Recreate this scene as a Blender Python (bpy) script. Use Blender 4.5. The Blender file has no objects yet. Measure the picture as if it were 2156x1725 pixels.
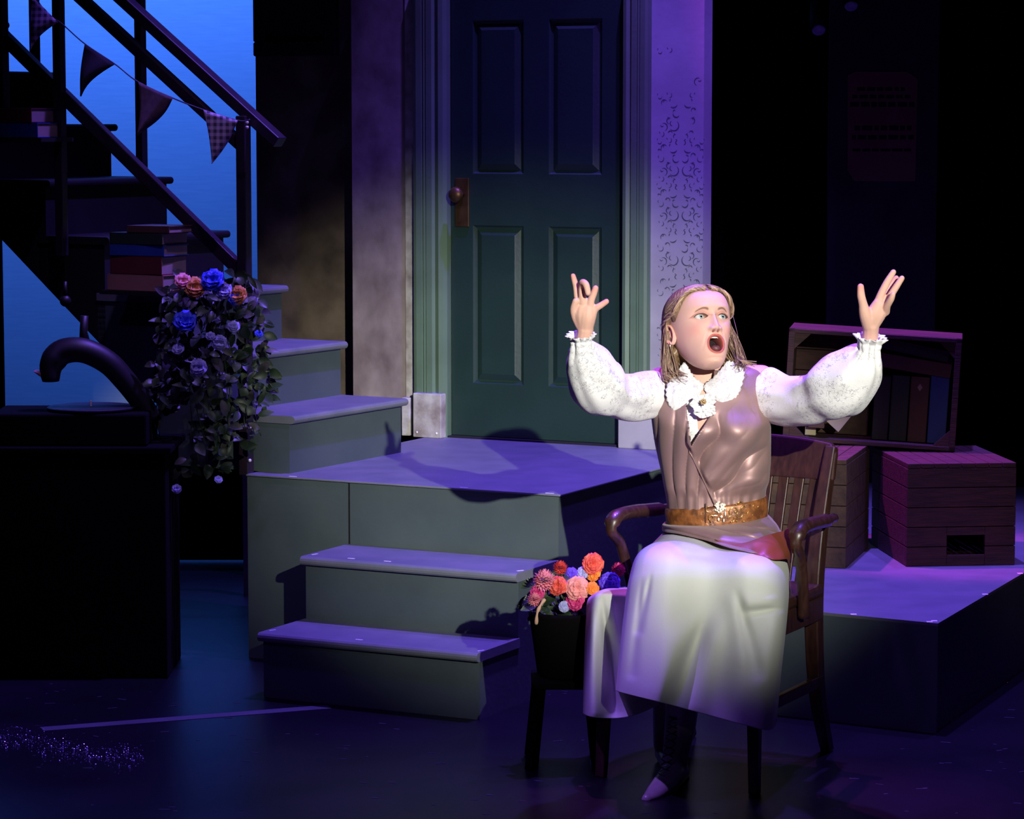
import bpy, bmesh, math, random
import numpy as np
from mathutils import Vector, Matrix, noise, Euler
R = random.Random(7)
sc = bpy.context.scene
COL = sc.collection

# ------------------------------------------------------------------ camera
HC, FPX, PITCH = 1.6375, 6000.0, 0.101
cam_d = bpy.data.cameras.new('camera'); cam = bpy.data.objects.new('camera', cam_d); COL.objects.link(cam)
cam_d.sensor_width = 36.0; cam_d.lens = FPX / 2156 * 36.0
cam_d.clip_start = 0.1; cam_d.clip_end = 100
cam.location = (0, 0, HC); cam.rotation_euler = (math.pi / 2 - PITCH, 0, 0)
sc.camera = cam
FW = Vector((0, math.cos(PITCH), -math.sin(PITCH))); DN = Vector((0, -math.sin(PITCH), -math.cos(PITCH))); CP = Vector((0, 0, HC))
def ray(x, y): return FW + Vector((1, 0, 0)) * ((x - 1078) / FPX) + DN * ((y - 862.5) / FPX)
def at(x, y, Y):
    r = ray(x, y); return CP + r * (Y / r.y)
def onz(x, y, z):
    r = ray(x, y); return CP + r * ((z - HC) / r.z)
def onp(x, y, P, N):
    r = ray(x, y); return CP + r * ((P - CP).dot(N) / r.dot(N))
def px(P):
    v = Vector(P) - CP; z = v.dot(FW); return (1078 + FPX * v.x / z, 862.5 + FPX * v.dot(DN) / z)

# ------------------------------------------------------------------ world, view, stage lighting
w = bpy.data.worlds.new('dark_theatre'); sc.world = w; w.use_nodes = True
w.node_tree.nodes['Background'].inputs[0].default_value = (0.10, 0.09, 0.30, 1)
w.node_tree.nodes['Background'].inputs[1].default_value = 0.006
sc.view_settings.view_transform = 'Standard'; sc.view_settings.look = 'None'
sc.view_settings.exposure = 0.0; sc.view_settings.gamma = 1.0; sc.view_settings.use_curve_mapping = False

def aim(o, tgt):
    o.rotation_euler = (Vector(tgt) - o.location).to_track_quat('-Z', 'Y').to_euler()
def spot(name, loc, tgt, power, color, deg, blend, radius=0.05):
    d = bpy.data.lights.new(name, 'SPOT'); d.energy = power; d.color = color
    d.spot_size = math.radians(deg); d.spot_blend = blend; d.shadow_soft_size = radius
    o = bpy.data.objects.new(name, d); COL.objects.link(o); o.location = loc; aim(o, tgt); return o
def area(name, loc, tgt, power, color, sx, sy):
    d = bpy.data.lights.new(name, 'AREA'); d.energy = power; d.color = color; d.shape = 'RECTANGLE'; d.size = sx; d.size_y = sy
    o = bpy.data.objects.new(name, d); COL.objects.link(o); o.location = loc; aim(o, tgt); return o

KD = Vector((-0.190, 0.947, -0.258)).normalized()
KT = Vector((0.43, 7.07, 1.085))
spot('follow_spot', KT - KD * 10, KT, 7100, (0.985, 0.985, 0.90), 10.8, 1.0, 0.035)
spot('violet_top_light', (0.75, 8.3, 6.2), (0.15, 8.05, 0.4), 2500, (0.20, 0.10, 1.0), 52, 0.6, 0.06)
spot('violet_right_light', (1.9, 9.0, 6.0), (1.05, 8.0, 0.3), 860, (0.21, 0.09, 1.0), 34, 0.7, 0.06)
spot('magenta_back_light', (0.25, 9.4, 6.2), (0.52, 7.15, 1.2), 1050, (0.62, 0.07, 0.80), 13, 0.7, 0.05)
spot('magenta_crate_light', (-0.4, 9.25, 5.3), (1.22, 8.8, 0.74), 1700, (0.60, 0.05, 0.66), 13.0, 0.6, 0.05)
spot('warm_crate_wash', (1.6, -1.0, 4.0), (1.42, 8.5, 0.5), 420, (1.0, 0.72, 0.60), 6.0, 1.0, 0.1)
spot('violet_stair_light', (-0.3, 6.3, 5.6), (-0.95, 8.5, 1.35), 300, (0.50, 0.34, 1.0), 20, 1.0, 0.1)
spot('violet_floor_wash', (0.2, 5.4, 7.0), (0.2, 6.6, 0.0), 380, (0.22, 0.06, 1.0), 42, 1.0, 0.2)
spot('violet_front_light', (-2.2, 5.0, 6.0), (0.30, 6.80, 0.05), 1500, (0.30, 0.13, 1.0), 5.2, 0.7, 0.05)
spot('violet_wall_wash', (1.6, 3.4, 4.6), (0.70, 9.2, 1.75), 760, (0.27, 0.09, 1.0), 11, 1.0, 0.1)
spot('violet_stage_wash', (-2.6, 2.0, 5.2), (-0.3, 7.9, 0.6), 110, (0.25, 0.14, 1.0), 34, 1.0, 0.15)
area('cyclorama_top_light', (-1.9, 12.0, 3.4), (-1.9, 13.0, 1.4), 95, (0.052, 0.20, 1.0), 3.0, 0.25)
area('cyclorama_ground_light', (-1.9, 12.0, -0.6), (-1.9, 13.0, 0.9), 125, (0.035, 0.20, 1.0), 3.0, 0.25)

# ------------------------------------------------------------------ materials
def lin(c):
    return tuple(((v / 255) / 12.92 if v / 255 <= 0.04045 else ((v / 255 + 0.055) / 1.055) ** 2.4) for v in c) + (1.0,)
MATS = {}
def mat(name, c1, rough=0.6, c2=None, scale=6.0, detail=4.0, lo=0.35, hi=0.65, bump=0.0, bscale=40.0, metal=0.0, sheen=0.0,
        spec=0.5, stretch=(1, 1, 1), emit=None, coat=0.0, aniso=0.0, sss=0.0):
    if name in MATS: return MATS[name]
    m = bpy.data.materials.new(name); m.use_nodes = True; nt = m.node_tree; N = nt.nodes; L = nt.links
    b = N['Principled BSDF']; b.inputs['Roughness'].default_value = rough; b.inputs['Metallic'].default_value = metal
    b.inputs['Specular IOR Level'].default_value = spec; b.inputs['Sheen Weight'].default_value = sheen
    b.inputs['Coat Weight'].default_value = coat; b.inputs['Anisotropic'].default_value = aniso
    if sss: b.inputs['Subsurface Weight'].default_value = sss; b.inputs['Subsurface Radius'].default_value = (0.012, 0.005, 0.003); b.inputs['Subsurface Scale'].default_value = 1.0
    tc = N.new('ShaderNodeTexCoord'); mp = N.new('ShaderNodeMapping'); mp.inputs['Scale'].default_value = stretch
    L.new(tc.outputs['Object'], mp.inputs[0])
    nz = N.new('ShaderNodeTexNoise'); nz.inputs['Scale'].default_value = scale; nz.inputs['Detail'].default_value = detail
    L.new(mp.outputs[0], nz.inputs['Vector'])
    cr = N.new('ShaderNodeValToRGB'); cr.color_ramp.elements[0].position = lo; cr.color_ramp.elements[1].position = hi
    c2 = c2 or tuple(min(255, v * 1.12 + 3) for v in c1)
    cr.color_ramp.elements[0].color = lin(c1); cr.color_ramp.elements[1].color = lin(c2)
    L.new(nz.outputs['Fac'], cr.inputs[0]); L.new(cr.outputs[0], b.inputs['Base Color'])
    if bump:
        n2 = N.new('ShaderNodeTexNoise'); n2.inputs['Scale'].default_value = bscale; n2.inputs['Detail'].default_value = 3
        L.new(mp.outputs[0], n2.inputs['Vector'])
        bp = N.new('ShaderNodeBump'); bp.inputs['Strength'].default_value = bump; bp.inputs['Distance'].default_value = 0.004
        L.new(n2.outputs['Fac'], bp.inputs['Height']); L.new(bp.outputs[0], b.inputs['Normal'])
    MATS[name] = m; return m

def mat_lace(name):
    m = bpy.data.materials.new(name); m.use_nodes = True; nt = m.node_tree; N = nt.nodes; L = nt.links
    b = N['Principled BSDF']; b.inputs['Roughness'].default_value = 0.75; b.inputs['Sheen Weight'].default_value = 0.2
    tc = N.new('ShaderNodeTexCoord')
    v = N.new('ShaderNodeTexVoronoi'); v.feature = 'DISTANCE_TO_EDGE'; v.inputs['Scale'].default_value = 88
    nz = N.new('ShaderNodeTexNoise'); nz.inputs['Scale'].default_value = 30; nz.inputs['Detail'].default_value = 2
    vm = N.new('ShaderNodeVectorMath'); vm.operation = 'MULTIPLY_ADD'
    L.new(nz.outputs['Color'], vm.inputs[0]); vm.inputs[1].default_value = (0.03, 0.03, 0.03); L.new(tc.outputs['Object'], vm.inputs[2])
    L.new(vm.outputs[0], v.inputs['Vector'])
    n3 = N.new('ShaderNodeTexNoise'); n3.inputs['Scale'].default_value = 85; L.new(tc.outputs['Object'], n3.inputs['Vector'])
    mul = N.new('ShaderNodeMath'); mul.operation = 'MULTIPLY_ADD'; mul.inputs[1].default_value = 0.34; mul.inputs[2].default_value = -0.135
    L.new(n3.outputs['Fac'], mul.inputs[0])
    lt = N.new('ShaderNodeMath'); lt.operation = 'LESS_THAN'; L.new(v.outputs['Distance'], lt.inputs[0]); L.new(mul.outputs[0], lt.inputs[1])
    n4 = N.new('ShaderNodeTexNoise'); n4.inputs['Scale'].default_value = 9; L.new(tc.outputs['Object'], n4.inputs['Vector'])
    gt = N.new('ShaderNodeMath'); gt.operation = 'GREATER_THAN'; gt.inputs[1].default_value = 0.42; L.new(n4.outputs['Fac'], gt.inputs[0])
    m2 = N.new('ShaderNodeMath'); m2.operation = 'MULTIPLY'; L.new(lt.outputs[0], m2.inputs[0]); L.new(gt.outputs[0], m2.inputs[1])
    mx = N.new('ShaderNodeMix'); mx.data_type = 'RGBA'; mx.inputs[6].default_value = lin((226, 224, 222)); mx.inputs[7].default_value = lin((178, 174, 178))
    L.new(m2.outputs[0], mx.inputs[0]); L.new(mx.outputs[2], b.inputs['Base Color'])
    bp = N.new('ShaderNodeBump'); bp.inputs['Strength'].default_value = 0.28; bp.inputs['Distance'].default_value = 0.002
    L.new(v.outputs['Distance'], bp.inputs['Height']); L.new(bp.outputs[0], b.inputs['Normal'])
    return m

def mat_attr(name, rough, sss=0.0, coat=0.0, spec=0.4):
    m = bpy.data.materials.new(name); m.use_nodes = True; nt = m.node_tree; N = nt.nodes; L = nt.links
    b = N['Principled BSDF']; b.inputs['Roughness'].default_value = rough; b.inputs['Coat Weight'].default_value = coat
    b.inputs['Specular IOR Level'].default_value = spec
    if sss: b.inputs['Subsurface Weight'].default_value = sss; b.inputs['Subsurface Radius'].default_value = (0.010, 0.004, 0.002); b.inputs['Subsurface Scale'].default_value = 1.0
    a = N.new('ShaderNodeVertexColor'); a.layer_name = 'Col'; L.new(a.outputs[0], b.inputs['Base Color'])
    nz = N.new('ShaderNodeTexNoise'); nz.inputs['Scale'].default_value = 350
    bp = N.new('ShaderNodeBump'); bp.inputs['Strength'].default_value = 0.12; bp.inputs['Distance'].default_value = 0.001
    L.new(nz.outputs['Fac'], bp.inputs['Height']); L.new(bp.outputs[0], b.inputs['Normal'])
    return m

def mat_gingham(name, c1, c2, scale):
    m = bpy.data.materials.new(name); m.use_nodes = True; nt = m.node_tree; N = nt.nodes; L = nt.links
    b = N['Principled BSDF']; b.inputs['Roughness'].default_value = 0.9
    tc = N.new('ShaderNodeTexCoord')
    vals = []
    for d in ('X', 'Z'):
        wv = N.new('ShaderNodeTexWave'); wv.bands_direction = d; wv.inputs['Scale'].default_value = scale; L.new(tc.outputs['Object'], wv.inputs['Vector'])
        g = N.new('ShaderNodeMath'); g.operation = 'GREATER_THAN'; g.inputs[1].default_value = 0.5; L.new(wv.outputs['Fac'], g.inputs[0]); vals.append(g)
    s = N.new('ShaderNodeMath'); s.operation = 'ADD'; L.new(vals[0].outputs[0], s.inputs[0]); L.new(vals[1].outputs[0], s.inputs[1])
    h = N.new('ShaderNodeMath'); h.operation = 'MULTIPLY'; h.inputs[1].default_value = 0.5; L.new(s.outputs[0], h.inputs[0])
    mx = N.new('ShaderNodeMix'); mx.data_type = 'RGBA'; mx.inputs[6].default_value = lin(c1); mx.inputs[7].default_value = lin(c2)
    L.new(h.outputs[0], mx.inputs[0]); L.new(mx.outputs[2], b.inputs['Base Color']); return m

M = {}
M['floor'] = mat('stage_floor_paint', (12, 11, 18), 0.32, (20, 18, 27), 3.0, 8, bump=0.25, bscale=9, spec=0.35)
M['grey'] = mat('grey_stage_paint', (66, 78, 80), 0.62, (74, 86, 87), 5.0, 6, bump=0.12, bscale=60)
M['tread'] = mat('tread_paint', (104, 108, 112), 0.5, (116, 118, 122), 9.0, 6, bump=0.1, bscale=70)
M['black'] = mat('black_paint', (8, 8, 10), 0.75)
M['velour'] = mat('black_velour', (4, 4, 5), 0.95, sheen=0.0, spec=0.1)
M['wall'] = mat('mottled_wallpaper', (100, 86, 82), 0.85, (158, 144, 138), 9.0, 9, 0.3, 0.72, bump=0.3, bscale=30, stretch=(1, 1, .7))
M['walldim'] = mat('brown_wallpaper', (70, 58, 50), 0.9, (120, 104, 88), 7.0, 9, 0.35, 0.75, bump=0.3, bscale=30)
M['pillar'] = mat('pale_wallpaper', (150, 146, 156), 0.8, (172, 168, 176), 4.0, 6, bump=0.1, bscale=50)
M['stencil'] = mat('grey_stencil_paint', (70, 72, 90), 0.8)
M['plaster'] = mat('aged_plaster', (128, 116, 112), 0.85, (186, 182, 178), 14.0, 8, 0.32, 0.62, bump=0.4, bscale=50)
M['casing'] = mat('sage_green_paint', (86, 108, 86), 0.5, (96, 120, 96), 5, bump=0.08, bscale=80)
M['door'] = mat('dark_green_paint', (26, 48, 42), 0.45, (30, 54, 46), 5, bump=0.1, bscale=90)
M['brass'] = mat('aged_brass', (90, 66, 40), 0.45, (120, 92, 56), 20, metal=0.8)
M['cyc'] = mat('cyclorama_cloth', (216, 222, 232), 0.95, (226, 230, 238), 60.0, 4, stretch=(.15, 1, 1.5), spec=0.05)
M['rail'] = mat('dark_rail_paint', (34, 26, 38), 0.4, (46, 34, 46), 20)
M['tape'] = mat('white_tape', (225, 220, 225), 0.7)
M['wood'] = mat('dark_chair_wood', (44, 24, 21), 0.38, (66, 40, 32), 14.0, 5, 0.3, 0.7, stretch=(6, 6, 1), coat=0.35)
M['crate'] = mat('brown_crate_wood', (50, 30, 28), 0.75, (80, 48, 40), 10.0, 6, 0.3, 0.7, stretch=(1, 5, 7), bump=0.3, bscale=30)
M['crate2'] = mat('tan_crate_wood', (64, 46, 34), 0.75, (92, 68, 46), 10.0, 6, 0.3, 0.7, stretch=(3, 3, 3), bump=0.3, bscale=30)
M['satin'] = mat('mauve_satin', (146, 116, 114), 0.50, (158, 126, 122), 3.0, 3, sheen=0.1, spec=0.4, metal=0.45)
M['satin_red'] = mat('rust_satin', (124, 62, 38), 0.46, (138, 70, 44), 3.0, spec=0.4)
M['skirt'] = mat('cream_skirt_cloth', (200, 202, 190), 0.88, (206, 208, 196), 3.0, 2, spec=0.2, bump=0.05, bscale=200)
M['lace'] = mat_lace('white_lace')
M['belt'] = mat('bronze_brocade', (104, 62, 34), 0.42, (150, 92, 48), 45.0, 4, 0.4, 0.6, bump=0.5, bscale=90, metal=0.25)
M['gold'] = mat('gold_metal', (214, 170, 90), 0.25, (240, 205, 130), 40, metal=0.9)
M['jewel'] = mat('pale_rhinestone', (236, 230, 212), 0.12, (250, 244, 230), 40, spec=1.0, coat=1.0)
M['boot'] = mat('grey_boot_leather', (140, 128, 130), 0.26, (156, 142, 144), 30, coat=0.5)
M['lacing'] = mat('boot_lace', (44, 38, 42), 0.6)
M['skin'] = mat_attr('skin', 0.62, sss=0.10, spec=0.25)
M['eye'] = mat_attr('eyeball', 0.08, coat=1.0)
M['teeth'] = mat('teeth_enamel', (235, 228, 215), 0.25)
M['tongue'] = mat('tongue_flesh', (92, 50, 54), 0.5, (104, 58, 60), 60)
M['hair'] = mat_attr('blonde_hair', 0.40, spec=0.45)
M['hairpin'] = mat('pearl', (230, 225, 220), 0.2, coat=1.0)
M['green'] = mat('leaf_green', (30, 48, 28), 0.45, (58, 76, 44), 30)
M['leafgrey'] = mat('dusty_leaf', (58, 60, 56), 0.45, (96, 92, 92), 30)
M['basket'] = mat('black_basket', (6, 4, 5), 0.9, spec=0.08)
M['tan'] = mat('tan_cord', (205, 165, 130), 0.7)
for nm, a, b_ in (('pink', (226, 130, 148), (240, 160, 170)), ('salmon', (230, 140, 136), (240, 165, 155)), ('magenta', (190, 40, 110), (215, 60, 130)),
                  ('red', (196, 52, 52), (220, 80, 66)), ('orange', (232, 120, 30), (245, 150, 50)), ('purple', (84, 50, 190), (110, 70, 215)),
                  ('coral', (204, 60, 52), (232, 104, 80)), ('lilac', (150, 150, 200), (180, 180, 220)), ('blue', (40, 60, 200), (60, 90, 225)),
                  ('gold_petal', (210, 130, 60), (230, 160, 80))):
    M[nm] = mat('petal_' + nm, a, 0.6, b_, 60)
for nm, a in (('bk_blue', (30, 60, 130)), ('bk_red', (90, 30, 36)), ('bk_tan', (150, 104, 92)), ('bk_dark', (26, 24, 30)), ('bk_green', (30, 44, 36)),
              ('bk_brown', (74, 48, 40)), ('paper', (190, 178, 150)), ('pages', (150, 130, 120)), ('bk_cream', (170, 160, 120)), ('vinyl', (20, 20, 24)), ('slate', (60, 60, 70))):
    M[nm] = mat('cover_' + nm, a, 0.6 if nm != 'vinyl' else 0.5)
M['gingham'] = mat_gingham('grey_gingham', (74, 66, 84), (190, 170, 190), 16)
M['flagdark'] = mat('dark_cotton', (24, 18, 28), 0.95)
M['flagbrown'] = mat('brown_cotton', (70, 52, 62), 0.95, (86, 66, 74), 60)
M['horn'] = mat('black_enamel', (14, 10, 10), 0.5)
M['rim'] = mat('pink_lit_rim', (150, 90, 96), 0.4, metal=0.2)  # pink light falling on the horn lip is put into this colour

# ------------------------------------------------------------------ mesh helpers
def finish(bm, name, m, parent=None, loc=(0, 0, 0), rz=0.0, smooth=False, bevel=0.0, rot=None):
    me = bpy.data.meshes.new(name); bmesh.ops.recalc_face_normals(bm, faces=bm.faces) if not smooth or True else None
    if smooth:
        for f in bm.faces: f.smooth = True
    bm.to_mesh(me); bm.free()
    for x in (m if isinstance(m, (list, tuple)) else [m]): me.materials.append(x)
    o = bpy.data.objects.new(name, me); COL.objects.link(o)
    o.location = loc; o.rotation_euler = rot if rot else (0, 0, rz)
    if parent: o.parent = parent
    if bevel:
        b = o.modifiers.new('bevel', 'BEVEL'); b.width = bevel; b.segments = 2; b.limit_method = 'ANGLE'
    return o
def tag(o, label=None, cat=None, group=None, kind=None):
    if label: o['label'] = label
    if cat: o['category'] = cat
    group = group or {'book': 'books around the set', 'crate': 'wooden crates on the right platform', 'flower': 'flowers in the basket', 'shelf': 'shelves beside the stairs', 'lamp': 'stage lamps overhead', 'platform': 'stage platforms'}.get(cat)
    if group: o['group'] = group
    if kind: o['kind'] = kind
    return o
def empty(name, loc, rz=0.0, label=None, cat=None, group=None, rot=None):
    o = bpy.data.objects.new(name, None); COL.objects.link(o); o.location = loc; o.rotation_euler = rot if rot else (0, 0, rz)
    o.empty_display_size = 0.05
    return tag(o, label, cat, group)
def box(bm, x0, x1, y0, y1, z0, z1, M4=None):
    vs = [bm.verts.new(Vector(p) if M4 is None else M4 @ Vector(p)) for p in
          ((x0, y0, z0), (x1, y0, z0), (x1, y1, z0), (x0, y1, z0), (x0, y0, z1), (x1, y0, z1), (x1, y1, z1), (x0, y1, z1))]
    for f in ((0, 3, 2, 1), (4, 5, 6, 7), (0, 1, 5, 4), (1, 2, 6, 5), (2, 3, 7, 6), (3, 0, 4, 7)): bm.faces.new([vs[i] for i in f])
def frames(pts, up=Vector((0, 0, 1))):
    out = []; prev = None
    for i, p in enumerate(pts):
        t = (pts[min(i + 1, len(pts) - 1)] - pts[max(i - 1, 0)]); t = t.normalized() if t.length > 1e-9 else Vector((0, 0, 1))
        if prev is None:
            a = up if abs(t.dot(up)) < 0.95 else Vector((1, 0, 0)); n = (a - t * a.dot(t)).normalized()
        else:
            n = (prev - t * prev.dot(t)); n = n.normalized() if n.length > 1e-6 else prev
        prev = n; out.append((t, n, t.cross(n)))
    return out
def tube(bm, pts, rad, seg=10, flat=1.0, cap=True, up=Vector((0, 0, 1))):
    pts = [Vector(p) for p in pts]
    if not isinstance(rad, (list, tuple)): rad = [rad] * len(pts)
    rings = []
    for p, r, (t, n, b) in zip(pts, rad, frames(pts, up)):
        rings.append([bm.verts.new(p + n * (math.cos(2 * math.pi * k / seg) * r) + b * (math.sin(2 * math.pi * k / seg) * r * flat)) for k in range(seg)])
    for a, c in zip(rings, rings[1:]):
        for k in range(seg): bm.faces.new((a[k], a[(k + 1) % seg], c[(k + 1) % seg], c[k]))
    if cap:
        bm.faces.new(rings[0][::-1]); bm.faces.new(rings[-1])
    return rings
def bar(bm, p, q, w_, h_, up=Vector((0, 0, 1))):
    p, q = Vector(p), Vector(q); t = (q - p).normalized(); s = t.cross(up)
    s = s.normalized() if s.length > 1e-4 else Vector((1, 0, 0)); n = s.cross(t)
    vs = []
    for c in (p, q):
        for a, b in ((-1, -1), (1, -1), (1, 1), (-1, 1)): vs.append(bm.verts.new(c + s * (a * w_ / 2) + n * (b * h_ / 2)))
    for f in ((0, 1, 2, 3), (7, 6, 5, 4), (0, 4, 5, 1), (1, 5, 6, 2), (2, 6, 7, 3), (3, 7, 4, 0)): bm.faces.new([vs[i] for i in f])
def prism(bm, poly, d0, d1, fn):
    a = [bm.verts.new(fn(u, v, d0)) for u, v in poly]; b = [bm.verts.new(fn(u, v, d1)) for u, v in poly]
    bm.faces.new(a[::-1]); bm.faces.new(b)
    n = len(poly)
    for i in range(n): bm.faces.new((a[i], a[(i + 1) % n], b[(i + 1) % n], b[i]))
def lathe(bm, prof, c=(0, 0, 0), seg=24, ax=None):
    c = Vector(c); rings = []
    for r, z in prof:
        rings.append([bm.verts.new(c + Vector((math.cos(2 * math.pi * k / seg) * r, math.sin(2 * math.pi * k / seg) * r, z))) for k in range(seg)])
    for a, d in zip(rings, rings[1:]):
        for k in range(seg): bm.faces.new((a[k], a[(k + 1) % seg], d[(k + 1) % seg], d[k]))
    bm.faces.new(rings[0][::-1]); bm.faces.new(rings[-1])
def ball(bm, c, r, seg=12, sc3=(1, 1, 1)):
    ret = bmesh.ops.create_uvsphere(bm, u_segments=seg, v_segments=max(6, seg // 2 + 2), radius=r)
    for v in ret['verts']: v.co = Vector((v.co.x * sc3[0], v.co.y * sc3[1], v.co.z * sc3[2])) + Vector(c)
    return ret['verts']
def grid(bm, P, closed_u=False):
    """P[i][j] points -> faces"""
    V = [[bm.verts.new(p) for p in row] for row in P]
    n = len(V[0])
    for a, b in zip(V, V[1:]):
        for j in range(n if closed_u else n - 1): bm.faces.new((a[j], a[(j + 1) % n], b[(j + 1) % n], b[j]))
    return V
def crom(ps, t, closed=False):
    n = len(ps); t = t * (n if closed else n - 1); i = int(math.floor(t)); 
    if not closed and i >= n - 1: i = n - 2
    f = t - i
    g = (lambda k: ps[k % n]) if closed else (lambda k: ps[max(0, min(n - 1, k))])
    a, b, c, d = g(i - 1), g(i), g(i + 1), g(i + 2)
    return 0.5 * ((2 * b) + (c - a) * f + (2 * a - 5 * b + 4 * c - d) * f * f + (3 * b - a - 3 * c + d) * f ** 3)
def interp(tab, z):
    """tab [(z, v)] descending or ascending, smooth"""
    xs = [a for a, _ in tab]; 
    if xs[0] > xs[-1]: tab = tab[::-1]; xs = xs[::-1]
    if z <= xs[0]: return tab[0][1]
    if z >= xs[-1]: return tab[-1][1]
    for i in range(len(xs) - 1):
        if z <= xs[i + 1]:
            f = (z - xs[i]) / (xs[i + 1] - xs[i])
            y0 = tab[max(i - 1, 0)]; y1 = tab[i]; y2 = tab[i + 1]; y3 = tab[min(i + 2, len(xs) - 1)]
            h = y2[0] - y1[0]
            m1 = (y2[1] - y0[1]) / (y2[0] - y0[0]) * h if y2[0] != y0[0] else 0
            m2 = (y3[1] - y1[1]) / (y3[0] - y1[0]) * h if y3[0] != y1[0] else 0
            return (2 * f ** 3 - 3 * f * f + 1) * y1[1] + (f ** 3 - 2 * f * f + f) * m1 + (-2 * f ** 3 + 3 * f * f) * y2[1] + (f ** 3 - f * f) * m2
def sstep(a, b, x):
    t = max(0.0, min(1.0, (x - a) / (b - a))); return t * t * (3 - 2 * t)
def struct(o): o['kind'] = 'structure'; return o

# ------------------------------------------------------------------ set layout frame (the whole set is turned 27 degrees)
PSI = 0.47
U = Vector((math.cos(PSI), -math.sin(PSI), 0)); NN = Vector((math.sin(PSI), math.cos(PSI), 0))
HP = 0.5675
W0 = Vector((-0.21, 9.626, HP))
def wl(a, b, z): return W0 + U * a + NN * b + Vector((0, 0, z))
def wa(x, y=500, b=0.0):
    """distance along the wall where the photo column x meets it"""
    return (onp(x, y, W0 + NN * b, NN) - W0).dot(U)
def wallobj(name, bm, m, parent=None, **k): return finish(bm, name, m, parent, loc=W0 if parent is None else (0, 0, 0), rz=-PSI if parent is None else 0, **k)

# floor
bm = bmesh.new(); box(bm, -4.5, 5.0, 1.5, 14.0, -0.1, 0.0)
floor = struct(finish(bm, 'floor', M['floor']))

# cyclorama and black masking
bm = bmesh.new(); box(bm, -5.0, -0.6, 13.0, 13.02, -1.0, 4.2)
struct(finish(bm, 'wall_back', M['cyc']))
def drape(name, x0, x1, Y, z0, z1, label, amp=0.05, wl_=0.22):
    bm = bmesh.new(); n = int((x1 - x0) / 0.02)
    P = []
    for k in range(2):
        P.append([Vector((x0 + (x1 - x0) * i / n, Y + amp * math.sin(2 * math.pi * (x0 + (x1 - x0) * i / n) / wl_) + 0.02 * math.sin(17 * i / n), z0 + (z1 - z0) * k)) for i in range(n + 1)])
    grid(bm, P)
    o = finish(bm, name, M['velour'], smooth=True); s = o.modifiers.new('thick', 'SOLIDIFY'); s.thickness = 0.006
    return tag(o, label, 'curtain')
drape('stage_curtain', -0.75, 4.4, 11.4, 0, 4.2, 'black velour curtain filling the dark background right of the door')
drape('stage_curtain', -2.75, -1.98, 11.1, 0, 1.34, 'black masking cloth at the far left edge beside the blue backdrop', 0.012)

# ------------------------------------------------------------------ door wall
ZT = 1.55    # top of the walls above the deck
aL0 = wa(503); aL1 = wa(742); aL2 = wa(855); aL3 = wa(877); aD0 = 0.0; aD1 = wa(1310); aR0 = wa(1370); aR1 = wa(1480)
bm = bmesh.new(); box(bm, aL0, aL1 + 0.02, 0.12, 0.16, -HP, ZT)
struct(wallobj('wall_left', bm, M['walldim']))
bm = bmesh.new(); box(bm, aL1, aL2, 0.0, 0.14, 0, ZT)
struct(wallobj('wall_door_left', bm, M['wall']))
bm = bmesh.new(); box(bm, aL2, aL3 + .004, -0.004, 0.13, 0, ZT); struct(wallobj('trim_1', bm, M['plaster']))
bm = bmesh.new(); box(bm, aR0, aR1, 0.0, 0.066, 0, ZT)
pil = struct(wallobj('wall_right', bm, M['pillar']))
# damask stencil: mirrored crescents and curls
bm = bmesh.new()
def crescent(cx, cz, r, a0, a1, th, mir):
    n = 9; ins = []; outs = []
    for i in range(n + 1):
        a = a0 + (a1 - a0) * i / n; t = th * math.sin(math.pi * (i + 0.4) / (n + 0.8)); 
        for lst, rr in ((ins, r - t / 2), (outs, r + t / 2)):
            x = cx + rr * math.cos(a); z = cz + rr * math.sin(a); lst.append((SX + (x if not mir else -x), z))
    f0 = -0.0003
    for i in range(n):
        q = [ins[i], ins[i + 1], outs[i + 1], outs[i]]
        vs = [bm.verts.new((x, f0, z)) for x, z in q]; bm.faces.new(vs)
rs = random.Random(3)
for SX, z0, dens in ((0, 0, 1),):
    pass
def motif(zc, keep, sx):
    global SX; SX = sx
    for (cx, cz, r, a0, a1, th) in ((.018, 0, .018, 2.2, 5.6, .006), (.03, .012, .010, -1.5, 2.2, .005), (.045, -.004, .013, 1.0, 4.4, .005), (.012, .03, .012, 3.6, 6.6, .006),
                                    (.034, .038, .009, .2, 3.6, .004), (.052, .03, .010, 2.4, 5.6, .004), (.02, .058, .016, 3.5, 5.4, .006), (.044, .058, .011, -.6, 2.6, .005),
                                    (.008, .072, .007, -1.6, 1.6, .005), (.030, .078, .008, 2.0, 5.0, .004), (.056, .05, .006, 0, 3.1, .004), (.056, .074, .007, 3, 6, .004),
                                    (.028, -.02, .008, 0, 3.1, .004), (.05, -.022, .008, 2, 5, .004), (.014, -.028, .007, -1, 2, .004)):
        for mir in (0, 1):
            if rs.random() < keep: crescent(cx * 1.32, zc + cz * 1.25, r * .95, a0, a1, th * .72, mir); crescent(cx * 1.32 + .006, zc + cz * 1.25 + .007, r * .42, a0 + 2.4, a1 + 2.0, th * .55, mir)
pc = (aR0 + aR1) / 2 + 0.012
for i in range(7):
    motif(0.33 + 0.145 * i, (0.55, 0.7, 0.95, 1.0, 0.9, 0.45, 0.1)[i], pc)
finish(bm, 'damask_stencil', M['stencil'], pil)

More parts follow.
